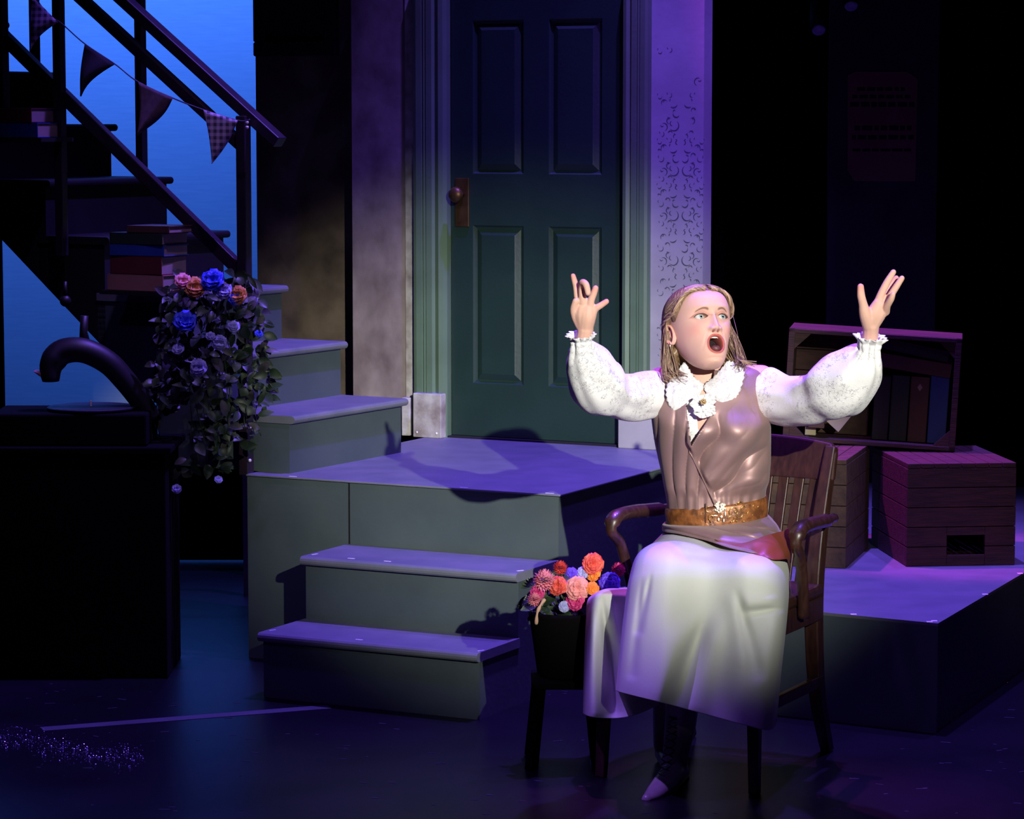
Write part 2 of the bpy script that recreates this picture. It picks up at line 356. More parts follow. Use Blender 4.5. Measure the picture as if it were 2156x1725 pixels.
# door casing (fluted)
def casing(name, a0, a1, flip=False):
    bm = bmesh.new(); w_ = a1 - a0
    prof = [(0, -.005), (0, -.028), (.10, -.032), (.28, -.032), (.30, -.026), (.33, -.032), (.37, -.032), (.39, -.026), (.42, -.032), (.60, -.032), (.66, -.022), (.80, -.030), (.93, -.026), (1, -.012), (1, .05), (0, .05)]
    if flip: prof = [(1 - a, b) for a, b in prof][::-1]
    prism(bm, [(a0 + w_ * a, b) for a, b in prof], 0.0, ZT, lambda u, v, d: Vector((u, v, d)))
    return struct(wallobj(name, bm, M['casing']))
casing('trim_2', aL3 + .004, -0.004); casing('trim_3', aD1 + .006, aR0, True)
# bottom plinths of the casing
bm = bmesh.new(); z1 = (onp(900, 829, W0 - NN * 0.05, NN) - W0).z
box(bm, wa(870, 900, -.05), wa(929, 900, -.05), -0.052, 0.0, 0, z1); pl = struct(wallobj('trim_4', bm, M['plaster'], bevel=0.003))
bm = bmesh.new()
for x in (879, 920):
    bm = bmesh.new(); ball(bm, (wa(x, 915, -.05), -0.053, 0.017), 0.0035, 8); finish(bm, 'screw', M['tape'], pl, smooth=True)
bm = bmesh.new(); box(bm, aL2 - .004, wa(870), -0.03, 0.0, 0, z1 - .02); struct(wallobj('trim_5', bm, M['plaster'], bevel=0.003))
bm = bmesh.new(); box(bm, aD1 + .004, aR1 + .004, -0.036, 0.0, 0, 0.115); struct(wallobj('baseboard_right', bm, M['pillar'], bevel=0.003))

# the green six panel door
door = struct(empty('door_1', W0, -PSI)); 
DB = 0.012
def door_panel_mesh():
    bm = bmesh.new()
    def pz(y, x=1150): return (onp(x, y, W0 + NN * DB, NN) - W0).z
    def pa(x): return wa(x, 650, DB)
    cols = [(pa(996), pa(1102)), (pa(1155), pa(1266))]
    rows = [(pz(814, 1155), pz(477, 1155)), (pz(367, 1155), pz(40, 1155)), (pz(-10, 1155), ZT - .05)]
    xs = sorted(set([0.0, aD1 - .006] + [v for c in cols for v in c])); zs = [0.008] + [v for r in rows for v in r] + [ZT]
    for i in range(len(xs) - 1):
        for j in range(len(zs) - 1):
            x0, x1, z0, z1 = xs[i], xs[i + 1], zs[j], zs[j + 1]
            is_p = any(abs(c[0] - x0) < 1e-6 for c in cols) and any(abs(r[0] - z0) < 1e-6 for r in rows)
            if not is_p:
                q = [bm.verts.new((a, DB, b)) for a, b in ((x0, z0), (x1, z0), (x1, z1), (x0, z1))]; bm.faces.new(q)
            else:
                prev = None
                for ins, dep in ((0, 0), (.006, .007), (.013, .009), (.030, .0015), (.033, .0)):
                    ring = [bm.verts.new((a, DB + dep, b)) for a, b in ((x0 + ins, z0 + ins), (x1 - ins, z0 + ins), (x1 - ins, z1 - ins), (x0 + ins, z1 - ins))]
                    if prev:
                        for k in range(4): bm.faces.new((prev[k], prev[(k + 1) % 4], ring[(k + 1) % 4], ring[k]))
                    prev = ring
                bm.faces.new(prev)
    x1 = aD1 - .006
    box(bm, 0, x1, DB + .012, DB + .04, 0.008, ZT)
    q = [(0, .008), (x1, .008), (x1, ZT), (0, ZT)]
    for k in range(4):
        a, b = q[k], q[(k + 1) % 4]; bm.faces.new([bm.verts.new(v) for v in ((a[0], DB, a[1]), (b[0], DB, b[1]), (b[0], DB + .012, b[1]), (a[0], DB + .012, a[1]))])
    bmesh.ops.remove_doubles(bm, verts=bm.verts, dist=1e-5)
    return bm
finish(door_panel_mesh(), 'door_leaf', M['door'], door)
bm = bmesh.new(); pz0 = (onp(970, 478, W0, NN) - W0).z; pz1 = (onp(970, 375, W0, NN) - W0).z
box(bm, wa(956, 430), wa(985, 430), DB - .006, DB, pz0, pz1); plate = finish(bm, 'door_plate', M['brass'], door, bevel=0.002)
bm = bmesh.new(); kx, kz = wa(963, 410, -.03), (onp(963, 410, W0 - NN * .03, NN) - W0).z
tube(bm, [(kx, DB - .004, kz), (kx, -.018, kz), (kx, -.026, kz), (kx, -.040, kz), (kx, -.052, kz), (kx, -.058, kz)], [.008, .008, .018, .027, .022, .008], 18); finish(bm, 'door_knob', M['brass'], door, smooth=True)
# dark backing and floor gap behind the door
bm = bmesh.new(); box(bm, aL3, aR0, 0.055, 0.075, 0, ZT); struct(wallobj('wall_door_backing', bm, M['black']))
bm = bmesh.new(); box(bm, -0.01, aD1 + .01, -.012, 0.05, 0.0, 0.006); struct(wallobj('trim_6', bm, M['black']))

# dark picture frame on the left wall
fx0, fx1 = wa(538, 60, .11), wa(712, 60, .11); fz0 = (onp(620, 118, W0 + NN * .11, NN) - W0).z; fz1 = fz0 + 0.42
pf = empty('picture_frame', wl((fx0 + fx1) / 2, 0.118, fz0), -PSI, 'large black picture frame with beaded inner edge on the dark wall left of the door', 'picture frame')
hw = (fx1 - fx0) / 2; bm = bmesh.new()
for a in ((-hw, hw, 0, .05), (-hw, hw, .37, .42), (-hw, -hw + .05, .05, .37), (hw - .05, hw, .05, .37)): box(bm, a[0], a[1], -.028, 0, a[2], a[3])
finish(bm, 'frame', M['black'], pf, bevel=0.006)
bm = bmesh.new(); box(bm, -hw + .045, hw - .045, -.008, 0, .045, .375); finish(bm, 'canvas', M['flagdark'], pf)
bm = bmesh.new()
n = 9
for (bx_, bz_) in [(-hw + .055 + (2 * hw - .11) * i / n, .047) for i in range(n + 1)] + [(hw - .048, .06 + .3 * i / 7) for i in range(1, 7)]:
    bm = bmesh.new(); ball(bm, (0, 0, 0), .0035, 6); finish(bm, 'bead', M['brass'], pf, loc=(bx_, -.03, bz_), smooth=True)

# ------------------------------------------------------------------ deck platform and lower steps
A0 = Vector((-0.0888, 7.699, 0)); H1, H2, D1, D2, WS = 0.189, 0.376, 0.236, 0.256, 0.695
C0 = A0 + NN * (D1 + D2)
Q = lambda P: ((P - W0).dot(U), (P - W0).dot(NN))
ca, cb = Q(Vector((C0.x, C0.y, HP)))
bm = bmesh.new(); la = ca - WS - 0.36
box(bm, la, ca, cb, 0.05, -HP, -0.006); plat = empty('stage_platform', W0, -PSI, 'large grey stage platform with violet lit deck in front of the green door', 'platform')
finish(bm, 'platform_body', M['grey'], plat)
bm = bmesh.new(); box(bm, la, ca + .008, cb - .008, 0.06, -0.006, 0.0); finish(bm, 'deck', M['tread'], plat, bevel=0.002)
bm = bmesh.new(); box(bm, ca - WS - .0035, ca - WS + .0015, cb - .0015, cb + .002, -HP, -.008); finish(bm, 'panel_seam', M['black'], plat)
bm = bmesh.new(); box(bm, la, ca, cb + .3, 0.05, -HP, -0.02)
bm.free()
rt = random.Random(11)
def tapes(parent, spots, size=(.02, .006)):
    for (a, b, z, r) in spots:
        bm = bmesh.new(); box(bm, -size[0] / 2, size[0] / 2, -size[1] / 2, size[1] / 2, 0, .0006)
        finish(bm, 'tape_mark', M['tape'], parent, loc=(a, b, z), rz=r)
tapes(plat, [(ca - WS - .2, cb + .004, .0004, 0), (ca - .31, cb + .002, .0004, 0), (ca - .03, cb + .004, .0004, 0)], (.026, .005))

steps = empty('step_unit', A0 - U * WS / 2, -PSI, 'grey two step stair unit leading up to the door platform', 'steps')
hwS = WS / 2
def stepblock(h, b0, b1, z0):
    bm = bmesh.new(); box(bm, -hwS, hwS, b0, b1, z0, h - .026); finish(bm, 'riser_box', M['grey'], steps)
    bm = bmesh.new()
    t = .026; r = t / 2; prof = [(b1, h), (b0 - .012, h)]
    for i in range(7):
        a = math.pi / 2 + math.pi * i / 6; prof.append((b0 - .012 + r * math.cos(a) * .95, h - r + r * math.sin(a)))
    prof += [(b0 - .012, h - t), (b1, h - t)]
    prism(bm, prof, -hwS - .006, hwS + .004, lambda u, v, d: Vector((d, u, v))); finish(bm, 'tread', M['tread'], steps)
stepblock(H1, 0, D1 + .002, 0); stepblock(H2, D1, D1 + D2 - .002, H1 - .02 + .02)
bm = bmesh.new(); box(bm, -hwS, hwS, D1 + .002, D1 + D2 - .002, 0, H1); finish(bm, 'riser_box', M['grey'], steps)
tapes(steps, [(-hwS + .012, .03, H1 + .0003, 1.2), (-.04, .012, H1 + .0003, 0), (hwS - .006, .02, H1 + .0003, 1.2),
              (-hwS + .012, D1 + .03, H2 + .0003, 1.2), (-.2, D1 + .01, H2 + .0003, 0), (-.08, D1 + .01, H2 + .0003, 0), (hwS - .01, D1 + .03, H2 + .0003, 1.1)], (.022, .006))

# ------------------------------------------------------------------ upper staircase
PB = 0.52
UB = Vector((math.sin(PB), math.cos(PB), 0)); NB = Vector((-math.cos(PB), math.sin(PB), 0))
BB = Vector((-0.6775, 8.62, HP)); RB, DBs, LB = 0.1765, 0.232, 0.64
stair = empty('staircase', BB, 0, 'dark open staircase climbing to the upper left in front of the blue backdrop', 'staircase')
def bl(s, t, z): return NB * s + UB * t + Vector((0, 0, z))      # along flight, across, up (relative to BB)
NS = 9
def su(x, y, t=0.0):
    P = onp(x, y, BB + UB * t, UB) - BB; return (P.dot(NB), P.z)
u0 = su(350, 872); u1 = su(18, 520)
sl = (u1[1] - u0[1]) / (u1[0] - u0[0])
for k in range(NS):
    s0 = DBs * k; s1 = DBs * (k + 1) + .03; z1 = RB * (k + 1)
    lo0 = max(0.0, u0[1] + sl * (s0 - u0[0])) if s0 > 0.30 else 0.0; lo1 = max(0.0, u0[1] + sl * (s1 - u0[0])) if s0 > 0.30 else 0.0
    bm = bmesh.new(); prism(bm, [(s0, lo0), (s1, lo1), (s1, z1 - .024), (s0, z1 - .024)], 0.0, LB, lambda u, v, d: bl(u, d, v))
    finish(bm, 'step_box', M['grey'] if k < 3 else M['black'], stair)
    bm = bmesh.new(); t = .024; r = t / 2; prof = [(s1, z1)]
    for i in range(7):
        a = math.pi / 2 + math.pi * i / 6; prof.append((s0 - .012 + r * math.cos(a), z1 - r + r * math.sin(a)))
    prof += [(s1, z1 - t)]
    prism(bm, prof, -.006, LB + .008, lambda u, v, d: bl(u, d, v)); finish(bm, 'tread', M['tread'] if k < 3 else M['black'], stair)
# posts and rails on the near side
def railseg(name, x0, y0, x1, y1, t, w_, h_, m=M['rail']):
    a = su(x0, y0, t); b = su(x1, y1, t); bm = bmesh.new(); bar(bm, bl(a[0], t, a[1]), bl(b[0], t, b[1]), w_, h_); return finish(bm, name, m, stair, bevel=0.003)
tN = -0.03
railseg('handrail', 590, 300, 140, -110, tN, .045, .034)
railseg('middle_rail', 515, 312, 60, -105, tN, .03, .034)
railseg('lower_rail', 512, 575, -60, 10, tN, .03, .040)
def post(x, y0, y1, t, w_, m=M['rail']):
    a = su(x, y0, t); b = su(x, y1, t); bm = bmesh.new(); bar(bm, bl(a[0], t, a[1]), bl(a[0], t, b[1]), w_, w_, up=UB); return finish(bm, 'rail_post', m, stair, bevel=0.003)
po = post(519, 1000, 244, tN - .02, .034)
bm = bmesh.new()
for y in (900, 970, 258, 268):
    a = su(525 if y > 300 else 519, y, tN - .045); p = bl(a[0], tN - .04, a[1]); bm = bmesh.new(); tube(bm, [p, p - UB * .006], [.0055, .0045], 8); finish(bm, 'bolt', M['jewel'], stair, smooth=True)
post(131, 540, -60, tN - .02, .030); post(6, 260, -60, tN - .02, .034)
post(299, 372, -60, LB - .02, .030, M['slate']); post(76, 260, -20, LB - .02, .028)

# book shelves brackets + books stacked against the stair side
def book(name_, w_, d_, h_, loc, rot, cover, label, group=None, spine='front'):
    r = empty(name_, loc, 0, label, 'book', group, rot=rot)
    bm = bmesh.new(); t = 0.003
    box(bm, -w_ / 2, w_ / 2, -d_ / 2, d_ / 2, 0, t); box(bm, -w_ / 2, w_ / 2, -d_ / 2, d_ / 2, h_ - t, h_); box(bm, -w_ / 2, w_ / 2, -d_ / 2, -d_ / 2 + t, 0, h_)
    finish(bm, 'cover', cover, r, bevel=0.001)
    bm = bmesh.new(); box(bm, -w_ / 2 + .004, w_ / 2 - .004, -d_ / 2 + t, d_ / 2 - .004, t, h_ - t); finish(bm, 'pages', M['pages'], r)
    return r
def shelf_stack(xc, ybase, t, items, lab):
    a = su(xc, ybase, t); base = BB + bl(a[0], t, a[1])
    ang = math.atan2(NB.y, NB.x) + math.pi
    bm = bmesh.new(); box(bm, -.13, .13, -.075, .085, -.012, 0)
    sh = finish(bm, 'wall_shelf', M['black'], None, loc=base, rz=ang); tag(sh, lab, 'shelf')
    z = 0
    for (w_, h_, dx, cov, label) in items:
        z += 0.0005
        book('book', w_, .13, h_, base + Vector((math.cos(ang) * dx, math.sin(ang) * dx, z)), (0, 0, ang + R.uniform(-.04, .04)), cov, label); z += h_
shelf_stack(312, 611, -.10, [(.215, .050, 0, M['bk_tan'], 'tan covered book at the bottom of the stack beside the stairs'),
                             (.200, .056, .004, M['bk_red'], 'dark red thick book above the tan one beside the stairs'),
                             (.205, .034, .006, M['bk_blue'], 'blue book in the middle of the stack beside the stairs'),
                             (.205, .036, .006, M['bk_green'], 'dark green book with pale corner near the top of the stair stack'),
                             (.16, .022, .05, M['bk_brown'], 'small brown book topmost of the stack beside the stairs')], 'black shelf under the stack of books beside the stairs')
shelf_stack(50, 290, -.10, [(.22, .046, 0, M['bk_blue'], 'dim blue book of the upper left stack under the railing'),
                            (.20, .045, -.01, M['bk_red'], 'dim red book on top of the upper left stack')], 'black shelf under the two dim books at upper left')

# ------------------------------------------------------------------ bunting
bun = empty('bunting', at(300, 180, 8.7), 0, 'string of cotton bunting flags tied along the stair railing', 'bunting')
o0 = bun.location
cordp = [at(55, -35, 9.0), at(100, 30, 8.92), at(128, 48, 8.86), at(178, 92, 8.8), at(242, 135, 8.72), at(290, 172, 8.68), at(365, 207, 8.62), at(430, 232, 8.58), at(502, 254, 8.54), at(526, 252, 8.52)]
bm = bmesh.new(); tube(bm, [crom(cordp, i / 50) - o0 for i in range(51)], .0022, 6); finish(bm, 'cord', M['slate'], bun, smooth=True)
def flag(p, q, tip, Y, m, curl):
    bm = bmesh.new(); P = []; n = 14
    a, b, c = at(*p, Y), at(*q, Y - .03), at(*tip, Y - .01)
    for i in range(n + 1):
        v = i / n; row = []
        for j in range(n + 1):
            s = j / n; e0 = a.lerp(c, v); e1 = b.lerp(c, v); pt = e0.lerp(e1, s)
            pt = pt + Vector((-curl * math.sin(v * math.pi) * (.35 + .65 * s) * .018, .012 * math.sin(s * 5 + v * 3) * (1 - v * .5), 0)); row.append(pt - o0)
        P.append(row)
    grid(bm, P); o = finish(bm, 'flag', m, bun, smooth=True); s_ = o.modifiers.new('t', 'SOLIDIFY'); s_.thickness = .0015
flag((66, -8), (124, 47), (64, 104), 8.86, M['gingham'], .8); flag((178, 93), (243, 136), (170, 203), 8.74, M['flagdark'], 1.1)
flag((291, 173), (365, 207), (289, 284), 8.64, M['flagbrown'], -1.0); flag((428, 231), (501, 254), (446, 345), 8.54, M['gingham'], -.5)

# ------------------------------------------------------------------ gramophone, record cabinet
YG = 8.3
cabt = onz(140, 868, HC - (868 - 252) * YG / FPX)
gz = HC - (866 - 252) * YG / FPX
def gx(x, Y=YG): return (x - 1078) / FPX * Y
cab = empty('record_cabinet', (gx(120), YG + .1, 0), 0, 'black cabinet at far left carrying the turntable', 'cabinet')
bm = bmesh.new(); box(bm, -.36, .31, -.12, .22, 0, gz - .12); finish(bm, 'cabinet_body', M['velour'], cab, bevel=.004)
bm = bmesh.new(); box(bm, -.38, .33, -.14, .24, gz - .12, gz - .10); finish(bm, 'cabinet_top', M['velour'], cab, bevel=.004)
gr = empty('gramophone', (gx(160), YG + .1, gz - .10), 0, 'black gramophone with drooping curved horn and flat record platter', 'gramophone')
G0 = gr.location
bm = bmesh.new(); box(bm, -.26, .20, -.11, .16, 0, .095); finish(bm, 'case', M['velour'], gr, bevel=.006)
bm = bmesh.new(); lathe(bm, [(.128, .096), (.132, .100), (.132, .104), (.128, .106)], (gx(176) - G0.x, .02, 0), 48); finish(bm, 'record', M['vinyl'], gr, smooth=False)
bm = bmesh.new(); lathe(bm, [(.003, .104), (.003, .122), (.001, .124)], (gx(174) - G0.x, .02, 0), 10); finish(bm, 'spindle', M['jewel'], gr)
hp = [at(107, 803, YG + .08), at(108, 770, YG + .09), at(130, 742, YG + .1), at(175, 738, YG + .1), at(225, 762, YG + .11), at(262, 800, YG + .12), at(300, 850, YG + .13), at(322, 885, YG + .13)]
bm = bmesh.new(); pts = [crom(hp, i / 40) - G0 for i in range(41)]
tube(bm, pts, [.006 + .034 * (1 - abs(i / 40 - .0)) ** .15 * (1 if i > 8 else .55 + .45 * i / 8) for i in range(41)], 24, up=Vector((0, 1, 0))); finish(bm, 'horn', M['horn'], gr, smooth=True)
bm = bmesh.new(); P = [at(60, 786, YG), at(82, 790, YG), at(104, 787, YG), at(107, 806, YG), at(92, 804, YG), at(74, 797, YG)]
prism(bm, [((p - G0).x, (p - G0).z) for p in P], -.03, .03, lambda u, v, d: Vector((u, d + .0, v))); finish(bm, 'horn_lip', M['rim'], gr, bevel=.003)
bm = bmesh.new(); tube(bm, [at(178, 665, YG + .12) - G0, at(176, 700, YG + .12) - G0, at(182, 745, YG + .12) - G0], [.012, .012, .022], 12); finish(bm, 'horn_support', M['horn'], gr, smooth=True)
bm = bmesh.new(); P = [at(140, 610, 8.8), at(139, 632, 8.8), at(140, 645, 8.8)]
ball(bm, (0, 0, 0), .018, 14, (1, .8, 1)); tube(bm, [(0, 0, .01), (0, 0, .06)], .006, 8)
tag(finish(bm, 'hanging_bulb', M['horn'], None, loc=at(138, 634, 8.75), smooth=True), 'small dark knob hanging under the stairs', 'knob')

# low black ground row closing the gap under the stairs
YM = 10.5
bm = bmesh.new(); prism(bm, [(gx(-40, YM), 0.01), (gx(560, YM), 0.01), (gx(560, YM), HC - (950 - 252) * YM / FPX), (gx(452, YM), HC - (958 - 252) * YM / FPX), (gx(325, YM), HC - (975 - 252) * YM / FPX), (gx(-40, YM), HC - (990 - 252) * YM / FPX)], YM, YM + .04, lambda u, v, d: Vector((u, d, v)))
tag(finish(bm, 'masking_flat', M['velour']), 'low black masking flat standing in front of the foot of the blue backdrop', 'flat')
bm = bmesh.new(); pa_, pb_ = at(318, 930, 9.75), at(520, 942, 9.75); bar(bm, pa_, pb_, .03, .03); bar(bm, pa_, (pa_.x, pa_.y, 0), .03, .03, up=Vector((0, 1, 0))); bar(bm, pb_, (pb_.x, pb_.y, 0), .03, .03, up=Vector((0, 1, 0)))
tag(finish(bm, 'support_bar', M['black']), 'thin black bar crossing the blue gap under the garland', 'bar')


# ------------------------------------------------------------------ flowers
def rose(parent, c, r, m, name='blossom', face=Vector((0, -1, .3)), layers=4, per=6, open_=1.0, seed=0):
    rr = random.Random(seed); q = face.normalized().to_track_quat('Z', 'Y').to_matrix().to_4x4(); q.translation = Vector(c)
    bm = bmesh.new()
    for L_ in range(layers):
        f = (L_ + 1) / layers; n = per if L_ > 0 else max(3, per - 2)
        for k in range(n):
            a0 = 2 * math.pi * (k + .5 * (L_ % 2)) / n + rr.uniform(-.15, .15); tilt = (0.25 + 1.0 * f * open_); ln = r * (.45 + .6 * f); wd = r * (.35 + .42 * f) * 5.5 / n * 1.15
            P = []
            for i in range(6):
                v = i / 5; row = []
                for j in range(5):
                    s = j / 4 * 2 - 1
                    ww = wd * math.sin(math.pi * (.12 + .80 * v)) ** .7; rad = ln * v; ti = tilt * (0.55 + .6 * v)
                    rip = .06 * r * math.sin(s * 6 + k) * v
                    x = rad * math.sin(ti) + rip; z = rad * math.cos(ti) * .75 + r * .10 * (1 - f) + .22 * r * s * s * v; y = s * ww
                    row.append(q @ Vector((x * math.cos(a0) - y * math.sin(a0), x * math.sin(a0) + y * math.cos(a0), z - r * .25)))
                P.append(row)
            grid(bm, P)
    o = finish(bm, name, m, parent, smooth=True); s_ = o.modifiers.new('t', 'SOLIDIFY'); s_.thickness = .0008
    return o
def pompom(parent, c, r, m, name='blossom', seed=0):
    rr = random.Random(seed); bm = bmesh.new(); n = 90
    for i in range(n):
        z = 1 - 1.5 * (i + .5) / n; a = i * 2.39996; s = math.sqrt(max(0, 1 - z * z)); d = Vector((s * math.cos(a), -z, s * math.sin(a)))
        t = d.cross(Vector((0, 0, 1))).normalized(); u = t.cross(d)
        b = d * r * .35; wd = r * .16; l = r * rr.uniform(.92, 1.06)
        vs = [bm.verts.new(b), bm.verts.new(d * l * .75 + t * wd + u * wd * .2), bm.verts.new(d * l + u * wd * .5), bm.verts.new(d * l * .75 - t * wd + u * wd * .2), bm.verts.new(d * l * .7 - u * wd * .5)]
        bm.faces.new((vs[0], vs[1], vs[4])); bm.faces.new((vs[0], vs[4], vs[3])); bm.faces.new((vs[1], vs[2], vs[4])); bm.faces.new((vs[4], vs[2], vs[3]))
    for v in bm.verts: v.co += Vector(c)
    return finish(bm, name, m, parent, smooth=False)
def leaf(bm, c, d, up, l, w_, rr):
    d = d.normalized(); s = d.cross(up); s = s.normalized() if s.length > 1e-3 else Vector((1, 0, 0)); n = s.cross(d)
    P = []
    for i in range(6):
        v = i / 5; ww = w_ * math.sin(math.pi * (.05 + .93 * v)) ** .8; c_ = c + d * l * v - n * (l * .35 * v * v)
        P.append([c_ - s * ww + n * ww * .35, c_, c_ + s * ww + n * ww * .35])
    grid(bm, P)

# garland hanging from the stair
ga = empty('flower_garland', at(450, 600, 8.5), 0, 'hanging garland of dusty leaves with blue and orange blossoms on the stair post', 'garland')
g0 = ga.location; rr = random.Random(5)
bm1 = bmesh.new(); bm2 = bmesh.new()
outline = [(570, 400, 520), (620, 350, 545), (680, 330, 560), (760, 322, 572), (840, 318, 570), (900, 330, 545), (960, 320, 510), (1000, 380, 480)]
def ox(y):
    for a, b in zip(outline, outline[1:]):
        if a[0] <= y <= b[0]:
            f = (y - a[0]) / (b[0] - a[0]); return a[1] + (b[1] - a[1]) * f, a[2] + (b[2] - a[2]) * f
for i in range(560):
    y = rr.uniform(575, 925) if rr.random() < .93 else rr.uniform(925, 995); lo, hi = ox(y); x = rr.uniform(lo, hi)
    if y > 850 and x > 500 and rr.random() < .5: continue
    if y > 855 and x < 430 and rr.random() < .72: continue
    Yd = 8.50 + rr.uniform(-.10, .07)
    d = Vector((rr.uniform(-1, 1), rr.uniform(-.9, .2), rr.uniform(-1.2, .5))); up = Vector((rr.uniform(-.5, .5), -1, rr.uniform(-.2, 1)))
    leaf(bm1 if rr.random() < .85 else bm2, at(x, y, Yd) - g0, d, up, rr.uniform(.025, .055), rr.uniform(.008, .016), rr)
finish(bm1, 'foliage', M['green'], ga, smooth=True); finish(bm2, 'pale_foliage', M['leafgrey'], ga, smooth=True)
bm = bmesh.new()
for i in range(12):
    x = rr.uniform(350, 540); p0 = at(x, 590, 8.5) - g0; pts = [p0]
    for k in range(9): pts.append(pts[-1] + Vector((rr.uniform(-.02, .02), rr.uniform(-.015, .01), -rr.uniform(.03, .065))))
    tube(bm, [crom(pts, t / 30) for t in range(31)], .0015, 5)
finish(bm, 'vine', M['green'], ga, smooth=True)
for i, (x, y, r, mm, kind) in enumerate(((410, 605, .030, 'gold_petal', 0), (447, 590, .034, 'blue', 0), (470, 612, .026, 'lilac', 0), (500, 622, .028, 'gold_petal', 0), (390, 676, .034, 'blue', 0),
                                         (497, 628, .022, 'blue', 0), (492, 688, .018, 'lilac', 1), (462, 722, .022, 'lilac', 0), (418, 775, .026, 'lilac', 0), (385, 592, .024, 'salmon', 0), (545, 703, .012, 'blue', 0),
                                         (375, 735, .018, 'lilac', 0), (443, 708, .014, 'lilac', 0), (372, 1030, .014, 'lilac', 0), (460, 1010, .012, 'lilac', 0))):
    rose(ga, at(x, y, 8.38) - g0, r, M[mm], 'blossom', Vector((rr.uniform(-.4, .4), -1, rr.uniform(0, .8))), 3, 6, 1.0, i)

# basket of flowers on a stool beside the chair
YF = 7.18
fl = empty('flower_stand', onz(1190, 1500, 0) , 0, 'tall black basket stand filled with flowers beside the chair', 'basket')
fl.location = ((1190 - 1078) / FPX * YF, YF, 0); f0 = Vector(fl.location)
zt = HC - (1290 - 252) * YF / FPX
bm = bmesh.new(); lathe(bm, [(.060, zt - .17), (.070, zt - .16), (.088, zt - .03), (.092, zt - .01), (.092, zt), (.080, zt), (.078, zt - .03), (.001, zt - .04)], (0, 0, 0), 24); finish(bm, 'basket', M['basket'], fl, smooth=True)
bm = bmesh.new(); box(bm, -.085, .085, -.085, .085, zt - .19, zt - .17); finish(bm, 'stool_top', M['basket'], fl, bevel=.004)
for sx in (-1, 1):
    for sy in (-1, 1):
        bm = bmesh.new(); bar(bm, (sx * .065, sy * .065, zt - .19), (sx * .085, sy * .085, 0), .024, .024); finish(bm, 'leg', M['basket'], fl)
bm = bmesh.new(); hpp = [at(1147, 1262, YF - .08), at(1138, 1275, YF - .09), at(1131, 1292, YF - .095), at(1129, 1315, YF - .09)]
tube(bm, [crom(hpp, i / 16) - f0 for i in range(17)], [.004 + .0012 * math.sin(i) for i in range(17)], 8); finish(bm, 'handle', M['tan'], fl, smooth=True)
bm = bmesh.new()
for i in range(80):
    x = rr.uniform(1118, 1262); y = rr.uniform(1215, 1296); leaf(bm, at(x, y, YF + rr.uniform(-.03, .05)) - f0, Vector((rr.uniform(-1, 1), rr.uniform(-1, 0), rr.uniform(-.6, .8))), Vector((0, -1, .5)), rr.uniform(.03, .05), .012, rr)
finish(bm, 'foliage', M['green'], fl, smooth=True)
flw = [(1146, 1222, .030, 'pink', 'p', 'large pale pink pompom flower at the upper left of the basket'),
       (1216, 1240, .030, 'salmon', 'r', 'large salmon pink rose at the front centre of the basket'),
       (1126, 1262, .020, 'pink', 'p', 'small pink pompom flower low at the left edge of the basket'),
       (1132, 1248, .018, 'magenta', 'r', 'magenta bloom between the two pink pompoms at left'),
       (1180, 1196, .020, 'red', 'p', 'red spiky flower behind the large pink pompom'),
       (1174, 1234, .024, 'coral', 'r', 'coral red rose between the pink pompom and the salmon rose'),
       (1249, 1188, .027, 'coral', 'r', 'topmost orange red flower standing above the basket'),
       (1250, 1210, .018, 'orange', 'r', 'orange lily just under the topmost flower'),
       (1248, 1240, .017, 'orange', 'r', 'bright orange flower right of the salmon rose'),
       (1203, 1208, .016, 'purple', 'r', 'violet flower behind the salmon rose'),
       (1226, 1207, .016, 'lilac', 'r', 'lilac flower left of the orange lily'),
       (1284, 1228, .026, 'purple', 'r', 'large blue violet flower at the right against the skirt'),
       (1302, 1200, .020, 'magenta', 'p', 'magenta flower at the far right beneath the chair arm'),
       (1212, 1266, .024, 'magenta', 'r', 'deep pink flower hanging under the salmon rose'),
       (1188, 1278, .014, 'lilac', 'r', 'pale lilac ribbon flower drooping over the basket rim')]
for i, (x, y, r, mm, k, lab) in enumerate(flw):
    Yq = YF - .06 + (.05 if y < 1215 else 0); P = at(x, y, Yq)
    e = empty('flower', P, 0, lab, 'flower')
    (pompom(e, (0, 0, 0), r, M[mm], 'petals', i) if k == 'p' else rose(e, (0, 0, 0), r, M[mm], 'petals', Vector((R.uniform(-.4, .4), -1, R.uniform(.1, .6))), 4, 6, 1.0, i + 30))
    bm = bmesh.new(); q = Vector((f0.x, f0.y, zt - .02)) - P; tube(bm, [Vector((0, .004, 0)), Vector((0, .03, 0)) + q * .3, q], .0018, 6); finish(bm, 'stem', M['green'], e, smooth=True)

# ------------------------------------------------------------------ right platform, crates, books
ZP = 0.30
pc1 = onz(1975, 1313, ZP); pcl = onz(1612, 1278, ZP); pr = onz(2156, 1206, ZP)
dr = (pr - pc1).normalized()
poly = [pc1, pc1 + dr * 3.0, pc1 + dr * 3.0 + Vector((-1.3, .3, 0)), onz(1650, 1150, ZP), pcl]
rp = empty('stage_platform', pc1.xy.to_3d(), 0, 'low grey platform with violet lit top carrying the wooden crates at right', 'platform')
b0 = Vector((pc1.x, pc1.y, 0))
bm = bmesh.new(); prism(bm, [(p.x - b0.x, p.y - b0.y) for p in poly], 0, ZP - .008, lambda u, v, d: Vector((u, v, d))); finish(bm, 'platform_body', M['grey'], rp)
bm = bmesh.new(); prism(bm, [(p.x - b0.x, p.y - b0.y) for p in poly], ZP - .008, ZP, lambda u, v, d: Vector((u, v, d))); finish(bm, 'deck', M['tread'], rp)
